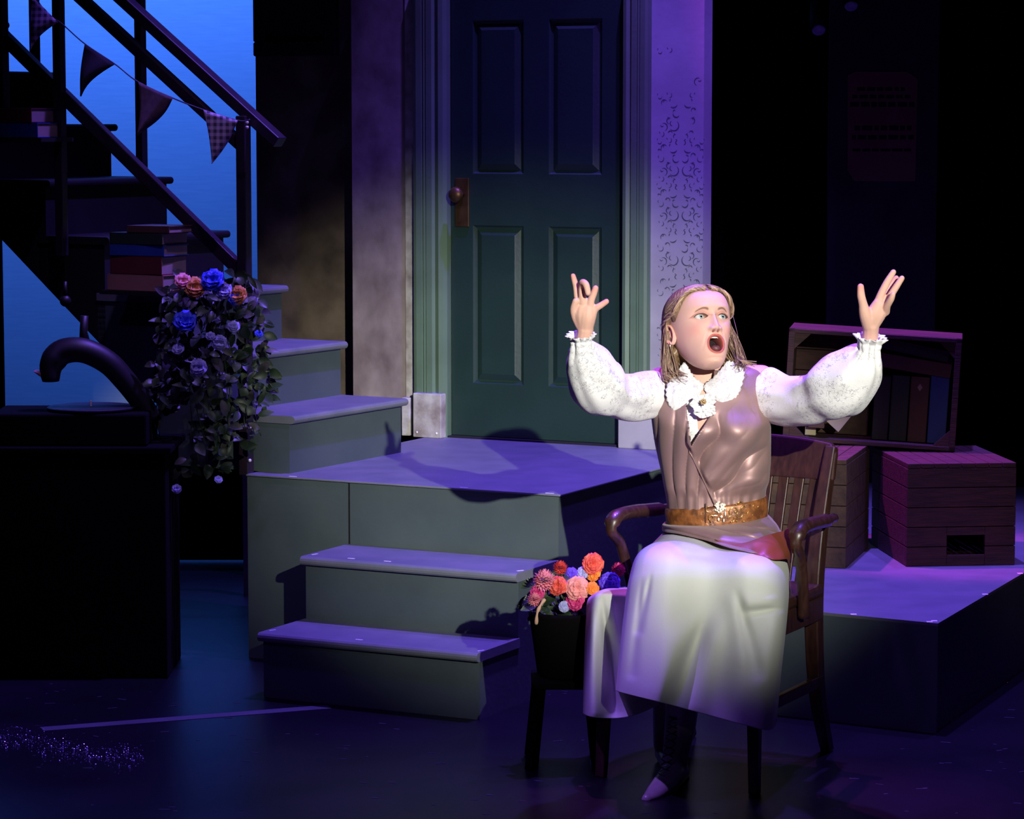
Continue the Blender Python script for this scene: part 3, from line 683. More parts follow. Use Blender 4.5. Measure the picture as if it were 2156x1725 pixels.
for (x, y) in ((1967, 1308), (1957, 1310), (2074, 1252), (2148, 1208), (1797, 1294)):
    p = onz(x, y, ZP) - b0; bm = bmesh.new(); box(bm, -.008, .008, -.008, .008, 0, .0006); finish(bm, 'tape_mark', M['tape'], rp, loc=(p.x, p.y, ZP + .0003))

def crate(loc, rz, w_, d_, h_, label, m, hole=True, open_front=False, tilt=0.0):
    e = empty('wooden_crate', loc, 0, label, 'crate', rot=(0, tilt, rz)); t = .014; n = 5; g = .0022
    def planks(name, horizontal, fn, a0, a1, c0, c1, cnt, hole=None):
        bm = bmesh.new(); s = (c1 - c0) / cnt
        for i in range(cnt):
            z0 = c0 + s * i + g / 2; z1 = c0 + s * (i + 1) - g / 2
            if hole and hole[2] < z1 and hole[3] > z0:
                fn(bm, a0, hole[0], z0, z1); fn(bm, hole[1], a1, z0, z1)
                if hole[2] > z0 + .002: fn(bm, hole[0], hole[1], z0, hole[2])
                if hole[3] < z1 - .002: fn(bm, hole[0], hole[1], hole[3], z1)
            else: fn(bm, a0, a1, z0, z1)
        finish(bm, name, m, e, bevel=.0015)
    if not open_front:
        planks('front_panel', 1, lambda b, a0, a1, z0, z1: box(b, a0, a1, 0, t, z0, z1), 0, w_, 0, h_ - t, n, (w_ * .37, w_ * .72, h_ * .11, h_ * .30) if hole else None)
        bm = bmesh.new(); box(bm, .004, w_ - .004, t * .7, t * .95, .004, h_ - t - .004); 
        if hole:
            bm.free(); bm = bmesh.new(); box(bm, .004, w_ * .36, t * .7, t * .95, .004, h_ - t - .004); box(bm, w_ * .73, w_ - .004, t * .7, t * .95, .004, h_ - t - .004); box(bm, .004, w_ - .004, t * .7, t * .95, h_ * .31, h_ - t - .004)
        finish(bm, 'lining', M['black'], e)
    planks('side_panel', 1, lambda b, a0, a1, z0, z1: box(b, 0, t, a0, a1, z0, z1), t, d_, 0, h_ - t, n)
    planks('side_panel', 1, lambda b, a0, a1, z0, z1: box(b, w_ - t, w_, a0, a1, z0, z1), t, d_, 0, h_ - t, n)
    planks('back_panel', 1, lambda b, a0, a1, z0, z1: box(b, a0, a1, d_ - t, d_, z0, z1), t, w_ - t, 0, h_ - t, n)
    planks('top_panel', 1, lambda b, a0, a1, z0, z1: box(b, z0, z1, a0, a1, h_ - t, h_), 0, d_, 0, w_, 8) if not open_front else \
        planks('top_panel', 1, lambda b, a0, a1, z0, z1: box(b, a0, a1, z0, z1, h_ - t, h_), 0, w_, 0, d_, 4)
    bm = bmesh.new(); box(bm, t, w_ - t, t, d_ - t, 0, t); finish(bm, 'base_panel', m, e)
    if open_front:
        c = .055
        for (x, z, sx, sz) in ((t, t, 1, 1), (w_ - t, t, -1, 1), (t, h_ - t, 1, -1), (w_ - t, h_ - t, -1, -1)):
            bm = bmesh.new(); prism(bm, [(x, z), (x + sx * c, z), (x, z + sz * c)], .004, .02, lambda u, v, d: Vector((u, d, v))); finish(bm, 'corner_block', m, e)
        bm = bmesh.new(); box(bm, 0, t * 1.4, 0, .02, 0, h_); box(bm, w_ - t * 1.4, w_, 0, .02, 0, h_); box(bm, 0, w_, 0, .02, 0, t); box(bm, 0, w_, 0, .02, h_ - t, h_); finish(bm, 'front_rim', m, e, bevel=.002)
    return e
cr1 = onz(1908, 1194, ZP); crate(cr1, math.radians(6), .335, .46, .3125, 'brown plank crate with dark hand hole standing at the right end of the platform', M['crate'])
c2 = onz(1780, 1198, ZP); ra = math.radians(-16); ux = Vector((math.cos(ra), math.sin(ra), 0))
crate(c2 - ux * .335, ra, .335, .44, .3285, 'brown plank crate partly hidden behind the chair back', M['crate2'], hole=False)
ca3 = math.radians(-9); u3 = Vector((math.cos(ca3), math.sin(ca3), 0)); n3 = Vector((-math.sin(ca3), math.cos(ca3), 0)); w3, h3, d3, tl = .535, .352, .25, math.radians(3.0)
r3 = onz(2010, 953, ZP + .3125); o3 = r3 - u3 * (w3 * math.cos(tl)) + Vector((0, 0, w3 * math.sin(tl) + .002))
crate(o3, ca3, w3, d3, h3, 'large open fronted crate of books lying across the two lower crates', M['crate'], open_front=True, tilt=tl)
def in3(a, b, z): return o3 + u3 * a + n3 * b + Vector((0, 0, z - a * math.sin(tl)))
def stand(a, th, hh, dd, m, lab):
    bm = bmesh.new(); e = empty('book', in3(a, .05, .0165), 0, lab, 'book', rot=(0, tl, ca3))
    box(bm, 0, .003, 0, dd, 0, hh); box(bm, th - .003, th, 0, dd, 0, hh); box(bm, 0, th, 0, .003, 0, hh); finish(bm, 'cover', m, e, bevel=.001)
    bm = bmesh.new(); box(bm, .003, th - .003, .003, dd - .005, .003, hh - .004); finish(bm, 'pages', M['pages'], e); return e
stand(.275, .05, .20, .17, M['bk_dark'], 'black book leftmost of the upright row in the open crate')
stand(.328, .055, .205, .17, M['bk_green'], 'very dark green upright book in the open crate')
b_ = stand(.386, .058, .205, .17, M['bk_brown'], 'dark brown upright book with a small pale diamond on its spine')
bm = bmesh.new(); prism(bm, [(.029, .160), (.037, .172), (.029, .184), (.021, .172)], -.0006, .0004, lambda u, v, d: Vector((u, d, v))); finish(bm, 'spine_emblem', M['pages'], b_)
stand(.447, .058, .212, .17, M['bk_blue'], 'blue upright book rightmost in the open crate')
e = book('book', .235, .16, .045, in3(.40, .125, .235), (0, tl + math.radians(6), ca3), M['bk_brown'], 'dark thick book lying tilted on top of the upright row')
e = book('book', .22, .16, .022, in3(.40, .13, .288), (0, tl + math.radians(9), ca3), M['bk_dark'], 'thin black book lying on the tilted book in the crate')
e = book('book', .034, .13, .028, in3(.085, .10, .0165), (0, tl, ca3), M['bk_cream'], 'small cream notebook in the lower left of the open crate')
bm = bmesh.new(); box(bm, 0, .20, 0, .10, 0, .17); tag(finish(bm, 'cardboard_box', M['crate2'], None, loc=in3(.06, .13, .0165), rot=(0, tl, ca3), bevel=.003), 'dull brown box standing in the left half of the open crate', 'box')
e = book('book', .05, .12, .155, in3(.105, .06, .0445), (0, tl, ca3), M['bk_brown'], 'small brown book block standing on the cream notebook')
bm = bmesh.new(); P = [onp(1738, 885, in3(.2, .03, 0), n3), onp(1796, 872, in3(.2, .03, 0), n3), onp(1765, 910, in3(.2, .03, 0), n3)]
prism(bm, [(((p - o3).dot(u3)), (p - o3).z) for p in P], .0, .0012, lambda u, v, d: u3 * u + n3 * (d + .03) + Vector((0, 0, v)))
tag(finish(bm, 'paper_sheet', M['paper'], None, loc=o3), 'pale sheet of paper poking out below the raised sleeve', 'paper')

# dark flat with a poster, two lamps overhead
YP = 10.6
pan = empty('scenery_flat', ((1856 - 1078) / FPX * YP, YP, 0), 0, 'dark narrow scenery flat behind the crates at right', 'flat')
hwp = (1970 - 1742) / 2 / FPX * YP; ztp = HC + 300 * YP / FPX
bm = bmesh.new(); box(bm, -hwp, hwp, 0, .04, 0, ztp); finish(bm, 'panel', M['slate'], pan)
bm = bmesh.new(); P = [(1780, 158), (1795, 150), (1905, 150), (1926, 165), (1924, 378), (1796, 378), (1782, 355)]
prism(bm, [((x - 1078) / FPX * YP - pan.location.x, HC - (y - 252) / FPX * YP) for x, y in P], -.003, 0, lambda u, v, d: Vector((u, d, v)))
poster = finish(bm, 'poster', M['bk_tan'], None, loc=pan.location - Vector((0, .001, 0))); tag(poster, 'old curled notice with faded lines pinned to the dark flat', 'poster')
bm = bmesh.new()
for (y, x0, x1, h) in ((182, 1800, 1900, 8), (198, 1790, 1915, 7), (213, 1785, 1920, 10), (262, 1795, 1915, 10), (282, 1790, 1920, 9), (310, 1792, 1915, 6)):
    x = x0; bm = bmesh.new()
    while x < x1:
        l = R.uniform(8, 22); X0 = (x - 1078) / FPX * YP - pan.location.x; X1 = (min(x + l, x1) - 1078) / FPX * YP - pan.location.x; Z0 = HC - (y - 252) / FPX * YP
        box(bm, X0, X1, -.0042, -.003, Z0 - h / FPX * YP, Z0); x += l + 4
    finish(bm, 'faded_writing', M['bk_dark'], poster)
for i, (x, y, lab) in enumerate(((1790, -6, 'stage lamp just entering the top edge of the picture'), (1722, 45, 'small dim stage lamp hanging left of the other one'))):
    e = empty('stage_lamp', at(x, y, 10.0), 0, lab, 'lamp')
    bm = bmesh.new(); tube(bm, [(0, .06, .06), (0, 0, 0), (0, -.03, -.03)], [.022, .028, .028], 16); finish(bm, 'housing', M['black'], e, smooth=True)
    bm = bmesh.new(); tube(bm, [(0, -.03, -.03), (0, -.034, -.034)], [.024, .022], 16); finish(bm, 'lens', M['lilac'], e, smooth=True)
    bm = bmesh.new(); tube(bm, [(0, .03, .05), (0, .03, 1.0)], .008, 8); finish(bm, 'hanging_rod', M['black'], e, smooth=True)

# floor marks
p, q = onz(88, 1536, 0), onz(692, 1489, 0)
bm = bmesh.new(); bar(bm, p + Vector((0, 0, .0006)), q + Vector((0, 0, .0006)), .05, .001); tag(finish(bm, 'floor_tape', M['slate']), 'long pale strip of tape running across the dark floor at lower left', 'tape')
bm = bmesh.new(); rg = random.Random(9)
for i in range(900):
    x = rg.uniform(-20, 305); yc = 1555 + 38 * sstep(0, 240, x); y = rg.gauss(yc, 13); p = onz(x, y, .001); a = rg.uniform(0, 6.28); s = rg.uniform(.0006, .0016)
    n_ = Vector((rg.uniform(-1, 1), rg.uniform(-1, .4), 1)).normalized(); t1 = n_.orthogonal().normalized() * s; t2 = n_.cross(t1).normalized() * s
    bm.faces.new([bm.verts.new(p + v + Vector((0, 0, s))) for v in (t1, t2, -t1, -t2)])
sq = finish(bm, 'spilled_glitter', mat('glitter_sequin', (150, 140, 220), 0.25, (240, 230, 255), 300, metal=0.7)); tag(sq, 'scatter of tiny glitter on the floor at the lower left edge', 'glitter', kind='stuff')
bm = bmesh.new()
for i in range(150):
    x = rg.uniform(0, 2156); y = rg.uniform(1440, 1720)
    if 1250 < x < 1760 and y < 1700: continue
    p = onz(x, y, .0005); a = rg.uniform(-.6, .6); l = rg.uniform(.004, .03); bar(bm, p, p + Vector((math.cos(a) * l, math.sin(a) * l, 0)), rg.uniform(.0015, .004), .0006)
finish(bm, 'scuff_marks', M['slate'], floor)
p = onz(2120, 1439, 0); bm = bmesh.new(); leaf(bm, p + Vector((-.02, 0, .004)), Vector((1, .1, 0)), Vector((0, 0, 1)), .04, .006, rg); tag(finish(bm, 'fallen_leaf', M['orange']), 'small orange leaf lying on the floor at the right edge', 'leaf')
#PERSON#
# ================================================================== the chair
CH = Vector((0.5137, 7.134, 0)); CR = -math.radians(27)
chair = empty('wooden_armchair', CH, CR, 'dark varnished wooden armchair with slatted back the woman sits on', 'chair')
bm = bmesh.new()
prism(bm, [(-.225, -.235), (-.20, -.25), (.20, -.25), (.225, -.235), (.215, .215), (-.215, .215)], .425, .458, lambda u, v, d: Vector((u, v, d))); finish(bm, 'seat', M['wood'], chair, bevel=.010)
bm = bmesh.new(); box(bm, -.20, .20, -.225, -.205, .365, .425); box(bm, -.20, .20, .185, .205, .365, .425); box(bm, -.215, -.195, -.225, .205, .365, .425); box(bm, .195, .215, -.225, .205, .365, .425); finish(bm, 'apron', M['wood'], chair, bevel=.003)
for s in (-1, 1):
    bm = bmesh.new(); tube(bm, [(s * .195, -.215, .425), (s * .200, -.222, .25), (s * .207, -.232, 0)], [.026, .023, .018], 4, up=Vector((1, 1, 0))); finish(bm, 'leg', M['wood'], chair, bevel=.004)
    bm = bmesh.new(); pts = [(s * .195, .30, 0), (s * .19, .235, .16), (s * .19, .205, .34), (s * .19, .21, .48), (s * .193, .245, .64), (s * .198, .30, .80)]
    pts = [Vector(p) for p in pts]; tube(bm, [crom(pts, i / 20) for i in range(21)], [.020 + .008 * math.sin(math.pi * i / 20) for i in range(21)], 4, up=Vector((1, 1, 0))); finish(bm, 'rear_leg', M['wood'], chair, bevel=.004)
    bm = bmesh.new(); ap = [Vector(p) for p in ((s * .232, .02, .40), (s * .238, .0, .47), (s * .245, -.04, .56), (s * .250, -.085, .60), (s * .250, -.06, .632), (s * .245, .02, .636), (s * .235, .14, .628), (s * .222, .25, .622))]
    tube(bm, [crom(ap, i / 36) for i in range(37)], [.0155 + (.007 if 17 < i < 33 else 0) for i in range(37)], 8, .8, up=Vector((1, 0, 0))); finish(bm, 'armrest', M['wood'], chair, smooth=True)
    bm = bmesh.new(); bar(bm, (s * .20, -.22, .20), (s * .20, .23, .20), .018, .030); finish(bm, 'stretcher', M['wood'], chair, bevel=.003)
def bkc(u, z): 
    t = (z - .44) / .38; return Vector((u, .205 + .10 * t * t ** .2 + .028 * (1 - (u / .22) ** 2), z))
bm = bmesh.new(); P0 = []; n = 24
poly = []
for i in range(n + 1):
    u = -.215 + .43 * i / n; poly.append((u, .805 + .016 * (1 - (u / .215) ** 2) - (.020 if i in (0, n) else 0)))
low = [(-.215 + .43 * i / n, .715 - .0 * i) for i in range(n, -1, -1)]
Pa = [[bkc(u, z) + Vector((0, o, 0)) for (u, z) in (poly if k in (1, 2) else low[::-1])] for k, o in ((0, -.011), (1, -.011), (2, .011), (3, .011))]
grid(bm, [Pa[0], Pa[1], Pa[2], Pa[3], Pa[0]]); bmesh.ops.remove_doubles(bm, verts=bm.verts, dist=1e-5)
for e_ in (0, n):
    pass
bmesh.ops.holes_fill(bm, edges=bm.edges); finish(bm, 'top_rail', M['wood'], chair, bevel=.005)
for k in range(8):
    u = -.155 + .31 * k / 7; bm = bmesh.new(); zs = [.455 + .27 * i / 8 for i in range(9)]
    P = []
    for z in zs:
        c = bkc(u * (.92 + .1 * (z - .45) / .27), z); P.append([c + Vector((dx, dy, 0)) for dx, dy in ((-.0135, -.005), (.0135, -.005), (.0135, .005), (-.0135, .005))])
    grid(bm, P, closed_u=True); finish(bm, 'back_slat', M['wood'], chair, bevel=.002)

# ================================================================== the woman
per = empty('person', (0.50, 7.05, 0), 0, 'seated singing woman with raised hands in lace blouse, mauve vest and cream skirt', 'person')
B0 = Vector(per.location)
def A(x, y, Y): return at(x, y, Y) - B0
def ptube(bm, L, seg=16, flat=1.0, cap=True, n=None, up=Vector((0, 1, 0))):
    """L: list of (point, radius) smoothed"""
    P = [Vector(p) for p, r in L]; Rr = [Vector((r, 0, 0)) for p, r in L]; n = n or 6 * len(L)
    return tube(bm, [crom(P, i / n) for i in range(n + 1)], [max(.0008, crom(Rr, i / n).x) for i in range(n + 1)], seg, flat, cap, up)
def blob(L, voxel, seg=14, smooth=3):
    """union of tubes and balls -> one remeshed surface (bmesh)"""
    bm = bmesh.new()
    for kind, *a in L:
        if kind == 't':
            pr_ = a[0]; ptube(bm, pr_, seg, a[1] if len(a) > 1 else 1.0)
            for p, r in (pr_[0], pr_[-1]): ball(bm, p, r * .98, 12)
        else: ball(bm, a[0], a[1], 16, a[2] if len(a) > 2 else (1, 1, 1))
    me = bpy.data.meshes.new('tmp'); bmesh.ops.recalc_face_normals(bm, faces=bm.faces); bm.to_mesh(me); bm.free()
    o = bpy.data.objects.new('tmp', me); COL.objects.link(o)
    r = o.modifiers.new('r', 'REMESH'); r.mode = 'VOXEL'; r.voxel_size = voxel; r.use_smooth_shade = True
    s = o.modifiers.new('s', 'SMOOTH'); s.iterations = smooth; s.factor = .5
    dg = bpy.context.evaluated_depsgraph_get(); me2 = bpy.data.meshes.new_from_object(o.evaluated_get(dg))
    out = bmesh.new(); out.from_mesh(me2); bpy.data.objects.remove(o); bpy.data.meshes.remove(me); bpy.data.meshes.remove(me2); return out

SK = (208, 164, 146); SKR = (206, 128, 112)
# ---- head shape in local space (face looks to -Y)
TAB = [(.087, .0, .0, .0), (.083, .034, .036, .028), (.076, .058, .060, .046), (.060, .083, .086, .0635), (.035, .094, .098, .0715), (.0, .091, .100, .0735), (-.03, .088, .094, .0695), (-.06, .087, .074, .0605),
       (-.088, .087, .046, .0490), (-.110, .083, .018, .0375), (-.124, .074, -.010, .027), (-.131, .060, -.028, .018), (-.134, .045, -.045, .0)]
TF = [(a, b) for a, b, c, d in TAB]; TB = [(a, c) for a, b, c, d in TAB]; TW = [(a, d) for a, b, c, d in TAB]
def sgp(v, e): return math.copysign(abs(v) ** e, v)
LZ = 1.05
def hbase(a, z, off=0.0):
    z0_ = z; z = z * LZ if z < 0 else z
    f, b, w_ = interp(TF, z), interp(TB, z), interp(TW, z); cy = (b - f) / 2 ; dy = (b + f) / 2 + off
    x = (w_ + off) * sgp(math.sin(a), .92); y = cy - dy * sgp(math.cos(a), .92)
    return Vector((x, y, z0_))
EX, EZ = .0295, -.002
MZ, MRX, MRZ = -.0775, .0178, .0200
def G(d2): return math.exp(-d2)
def feat(x, z, eyes=True):
    z = z * LZ if z < 0 else z
    D = 0.0
    # nose
    if -.055 < z < .03:
        h = interp([(.03, 0), (.012, .001), (0, .005), (-.015, .0115), (-.028, .0185), (-.035, .0205), (-.041, .0165), (-.046, .006), (-.052, 0)], z)
        wn = interp([(.03, .008), (0, .0062), (-.02, .0078), (-.036, .0105), (-.05, .010)], z)
        D += .87 * h * G((x / wn) ** 2)
    for s in (-1, 1):
        D += .0085 * G(((x - s * .0125) / .0052) ** 2 + ((z + .0385) / .0058) ** 2)
        D -= .0090 * G(((x - s * .0062) / .0032) ** 2 + ((z + .0445) / .0026) ** 2)
        D -= .0085 * G(((x - s * EX) / .0185) ** 2 + ((z - EZ + .001) / .0135) ** 2)
        D -= .0030 * G(((x - s * .014) / .008) ** 2 + ((z - .002) / .012) ** 2)
        D += .0035 * G(((x - s * .026) / .020) ** 2 + ((z - .0205) / .0075) ** 2)
        D += .0055 * G(((x - s * .040) / .019) ** 2 + ((z + .032) / .018) ** 2)
        D -= .0032 * G(((x - s * .052) / .014) ** 2 + ((z + .080) / .024) ** 2)
        # nasolabial crease
        t = (z + .040) / -.05
        if 0 < t < 1.1:
            xc = .019 + .014 * t; D -= .0016 * G(((x - s * xc) / .0030) ** 2) * math.sin(math.pi * min(1, t / 1.1))
        if eyes:
            dx = (x - s * EX) * s; dz = z - EZ - .0006 * 0; up_ = dz > 0
            hh = .0067 if up_ else .0060
            e = (dx / .0142) ** 2 + (dz / (hh * (1 - .25 * (dx / .0142) ** 2 + 1e-3))) ** 2
            D += .0036 * G(((math.sqrt(e) - 1.22) / .26) ** 2) * (1.0 if up_ else .7)
            D -= .0135 * (1 - sstep(.86, 1.04, math.sqrt(e)))
            if up_: D -= .0016 * G(((math.sqrt(e) - 1.75) / .14) ** 2)
    # mouth
    u = x / MRX; v = (z - MZ) / MRZ; e = (abs(u) ** 2.2 + abs(v) ** 2.2) ** (1 / 2.2)
    D += .0034 * G(((e - 1.17) / .15) ** 2) + .0022 * G(((e - 1.5) / .5) ** 2)
    D -= .034 * (1 - sstep(.90, 1.03, e))
    D -= .0022 * G((x / .004) ** 2 + ((z + .0515) / .004) ** 2)
    D -= .0040 * G((x / .020) ** 2 + ((z + .1135) / .0045) ** 2)
    D += .0060 * G((x / .017) ** 2 + ((z + .124) / .010) ** 2)
    return D
def hcol(x, z, a):
    sk = list(SK); z = z * LZ if z < 0 else z
    def mixc(c, t):
        for i in range(3): sk[i] = sk[i] * (1 - t) + c[i] * t
    for s in (-1, 1):
        mixc((224, 140, 128), .40 * G(((x - s * .042) / .018) ** 2 + ((z + .035) / .016) ** 2))
        dx = (x - s * EX) * s; dz = z - EZ; hh = .0067 if dz > 0 else .0060
        e = math.sqrt((dx / .0142) ** 2 + (dz / (hh * (1 - .25 * (dx / .0142) ** 2 + 1e-3))) ** 2)
        mixc((176, 112, 100), .55 * G(((e - 1.5) / .5) ** 2) * (1 if dz > 0 else .35))
        mixc((46, 30, 28), (.95 if dz > -.001 else .55) * G(((e - 1.06) / (.085 + (.05 if dx > .004 else 0))) ** 2))
        bx = (x * s - .012) / .032
        if -.05 < bx < 1.05:
            zb = .0128 + .0048 * math.sin(math.pi * min(1, max(0, bx * .92 + .05))) - .0035 * bx * bx; th = .0027 * (1 - .50 * bx)
            mixc((104, 72, 56), .85 * G(((z - zb) / th) ** 2) * sstep(-.05, .12, bx) * (1 - sstep(.88, 1.05, bx)))
        mixc((110, 50, 44), .8 * G(((x - s * .0062) / .0030) ** 2 + ((z + .0450) / .0026) ** 2))
    u = x / MRX; v = (z - MZ) / MRZ; e = (abs(u) ** 2.2 + abs(v) ** 2.2) ** (1 / 2.2)
    if e < 2: 
        mixc((176, 84, 76), .88 * (1 - sstep(1.24, 1.38, e)))
        mixc((26, 5, 8), 1 - sstep(.90, 1.0, e))
    return sk
HM = Matrix.Translation(A(1472, 684, 7.10)) @ Matrix.Rotation(math.radians(21), 4, 'Z') @ Matrix.Rotation(math.radians(-20), 4, 'X') @ Matrix.Rotation(math.radians(2), 4, 'Y')
def add_head(bm, cl):
    NA, NZ = 300, 230; V = []; ZB = -.134 / LZ
    for i in range(NZ + 1):
        t = i / NZ; z = ZB + (.087 - ZB) * t
        if t < .04: z = ZB + (.087 - ZB) * (.04 * (t / .04) ** 2)
        if t > .96: z = ZB + (.087 - ZB) * (1 - .04 * ((1 - t) / .04) ** 2)
        row = []
        for j in range(NA):
            q = j / NA * 2 - 1; a = math.pi * (q * (.45 + .55 * q * q))
            p = hbase(a, z); m_ = sstep(.05, .45, math.cos(a))
            if m_ > 0:
                D = feat(p.x, z) * m_; p.y -= D * (1 - .0 * abs(p.x)); 
            vv = bm.verts.new(HM @ p); c = lin(hcol(p.x, z, a)) if m_ > 0 else lin(SK); vv[cl] = c; row.append(vv)
        V.append(row)
    for a_, b_ in zip(V, V[1:]):
        for j in range(NA): bm.faces.new((a_[j], a_[(j + 1) % NA], b_[(j + 1) % NA], b_[j]))
    # ears
    for s in (-1, 1):
        E = []
        for i in range(13):
            t = i / 12; 
            rr_ = []
            for j in range(25):
                th = 2 * math.pi * j / 24; rz_ = .0275 * t; ry = .0155 * t * (1 + .15 * math.sin(th))
                y = .010 + ry * math.cos(th) + .006 * math.sin(th) * t; z = -.024 + rz_ * math.sin(th)
                outw = .004 + .014 * t * (.55 + .45 * math.cos(th)) - .006 * G(((t - .62) / .16) ** 2) * (.6 + .4 * math.cos(th)) + .004 * G(((t - .88) / .1) ** 2)
                vv = bm.verts.new(HM @ Vector((s * (.0685 + outw), y, z))); vv[cl] = lin((214, 152, 136)); rr_.append(vv)
            E.append(rr_)
        inner = [bm.verts.new(v.co - (HM.to_3x3() @ Vector((s * .008, -.002, 0)))) for v in E[-1]]
        for v in inner: v[cl] = lin(SK)
        E.append(inner)
        for a_, b_ in zip(E, E[1:]):
            for j in range(24): bm.faces.new((a_[j], a_[j + 1], b_[j + 1], b_[j]))

# ---- hands (local list of tubes in photo frame and depth)
def fng(*p): return ('t', [(A(x, y, Y), r) for x, y, Y, r in p])
YR = 6.80
rh = [fng((1228, 740, YR + .03, .0190), (1229, 715, YR + .01, .0185), (1233, 692, YR, .0200)),
      fng((1233, 690, YR, .019), (1236, 668, YR - .01, .0215), (1237, 655, YR - .012, .0195)),
      fng((1229, 690, YR, .016), (1226, 665, YR - .01, .0175), (1226, 650, YR - .012, .0150)),
      fng((1245, 668, YR - .01, .0120), (1252, 652, YR - .015, .0090), (1265, 643, YR - .02, .0078), (1277, 635, YR - .022, .0068)),
      fng((1240, 655, YR - .012, .0125), (1244, 634, YR - .02, .0092), (1250, 618, YR - .024, .0084), (1254, 607, YR - .026, .0074)),
      fng((1230, 652, YR - .01, .0120), (1226, 625, YR - .02, .0095), (1225, 604, YR - .026, .0088), (1227, 595, YR - .040, .0086), (1234, 600, YR - .052, .0082), (1238, 617, YR - .054, .0074)),
      fng((1223, 655, YR - .008, .0115), (1216, 630, YR - .006, .0088), (1213, 606, YR - .006, .0080), (1210, 594, YR - .008, .0074), (1206.5, 581, YR - .010, .0064)),
      fng((1225, 690, YR + .0, .0125), (1213, 670, YR - .004, .0110), (1208, 652, YR - .012, .0092), (1212, 634, YR - .020, .0080))]
YL = 6.78
lh = [fng((1831, 735, YL + .02, .0195), (1833, 705, YL + .01, .0190), (1834, 684, YL, .0205)),
      fng((1834, 682, YL, .019), (1841, 660, YL - .01, .0195), (1850, 640, YL - .015, .0150)),
      fng((1836, 684, YL, .018), (1850, 660, YL - .008, .0190), (1859, 645, YL - .010, .0145)),
      fng((1829, 684, YL - .004, .0165), (1822, 662, YL - .02, .0150), (1817, 640, YL - .03, .0108), (1813, 622, YL - .036, .0098), (1812, 604, YL - .038, .0082)),
      fng((1846, 646, YL - .012, .0120), (1856, 618, YL - .016, .0095), (1868, 594, YL - .018, .0086), (1881, 573, YL - .018, .0070)),
      fng((1852, 646, YL + .002, .0115), (1864, 620, YL + .016, .0095), (1876, 600, YL + .022, .0086), (1887, 586, YL + .024, .0072)),
      fng((1860, 650, YL - .010, .0115), (1872, 628, YL - .016, .0092), (1885, 607, YL - .018, .0084), (1899, 586, YL - .018, .0068)),
      fng((1864, 656, YL - .010, .0115), (1868, 644, YL - .030, .0088), (1876, 630, YL - .046, .0080), (1880, 620, YL - .052, .0066))]
bmB = bmesh.new(); cl = bmB.verts.layers.float_color.new('Col')
def merge(src, colf):
    mp = {}
    for v in src.verts:
        n_ = bmB.verts.new(v.co); n_[cl] = lin(colf(v.co)); mp[v] = n_
    for f in src.faces: bmB.faces.new([mp[v] for v in f.verts])
    src.free()
def handcol(tips):
    T = [A(*t) for t in tips]
    def f(co):
        d = min((co - t).length for t in T); k = .55 * G((d / .013) ** 2); return tuple(a * (1 - k) + b * k for a, b in zip(SK, (216, 120, 112)))
    return f
merge(blob(rh, .0022, 12, 2), handcol([(1277, 635, YR - .022), (1254, 607, YR - .026), (1230, 596, YR - .04), (1206, 581, YR - .01)]))
merge(blob(lh, .0022, 12, 2), handcol([(1812, 604, YL - .038), (1881, 573, YL), (1899, 586, YL), (1887, 586, YL + .02)]))
add_head(bmB, cl)
YT = 7.15
core = [('t', [(A(1479, 740, YT - .0), .052), (A(1480, 790, YT - .01), .050), (A(1486, 830, YT), .062)]),
        ('b', A(1492, 850, YT), .10, (1.15, .72, .62)), ('t', [(A(1498, 870, YT), .088), (A(1505, 960, YT), .076), (A(1508, 1060, YT), .070), (A(1515, 1140, YT + .02), .105)]),
        ('t', [(A(1395, 812, YT), .046), (A(1320, 832, 7.03), .036), (A(1262, 818, 6.94), .034), (A(1237, 770, 6.86), .026), (A(1228, 735, 6.81), .020)]),
        ('t', [(A(1600, 808, YT), .046), (A(1680, 842, 7.04), .036), (A(1762, 830, 6.92), .034), (A(1815, 775, 6.85), .026), (A(1831, 730, 6.79), .020)]),
        ('t', [(A(1440, 1195, 7.12), .075), (A(1390, 1225, 6.90), .062), (A(1400, 1300, 6.86), .046), (A(1430, 1440, 6.92), .040), (A(1430, 1530, 6.96), .034)]),
        ('t', [(A(1560, 1200, 7.12), .075), (A(1590, 1230, 6.92), .060), (A(1500, 1330, 7.0), .046), (A(1420, 1470, 7.12), .038), (A(1400, 1530, 7.16), .032)]),
        ('t', [(A(1395, 812, YT), .050), (A(1490, 830, YT), .07), (A(1600, 808, YT), .050)])]
merge(blob(core, .008, 16, 4), lambda co: SK)
body = finish(bmB, 'body', M['skin'], per, smooth=True)

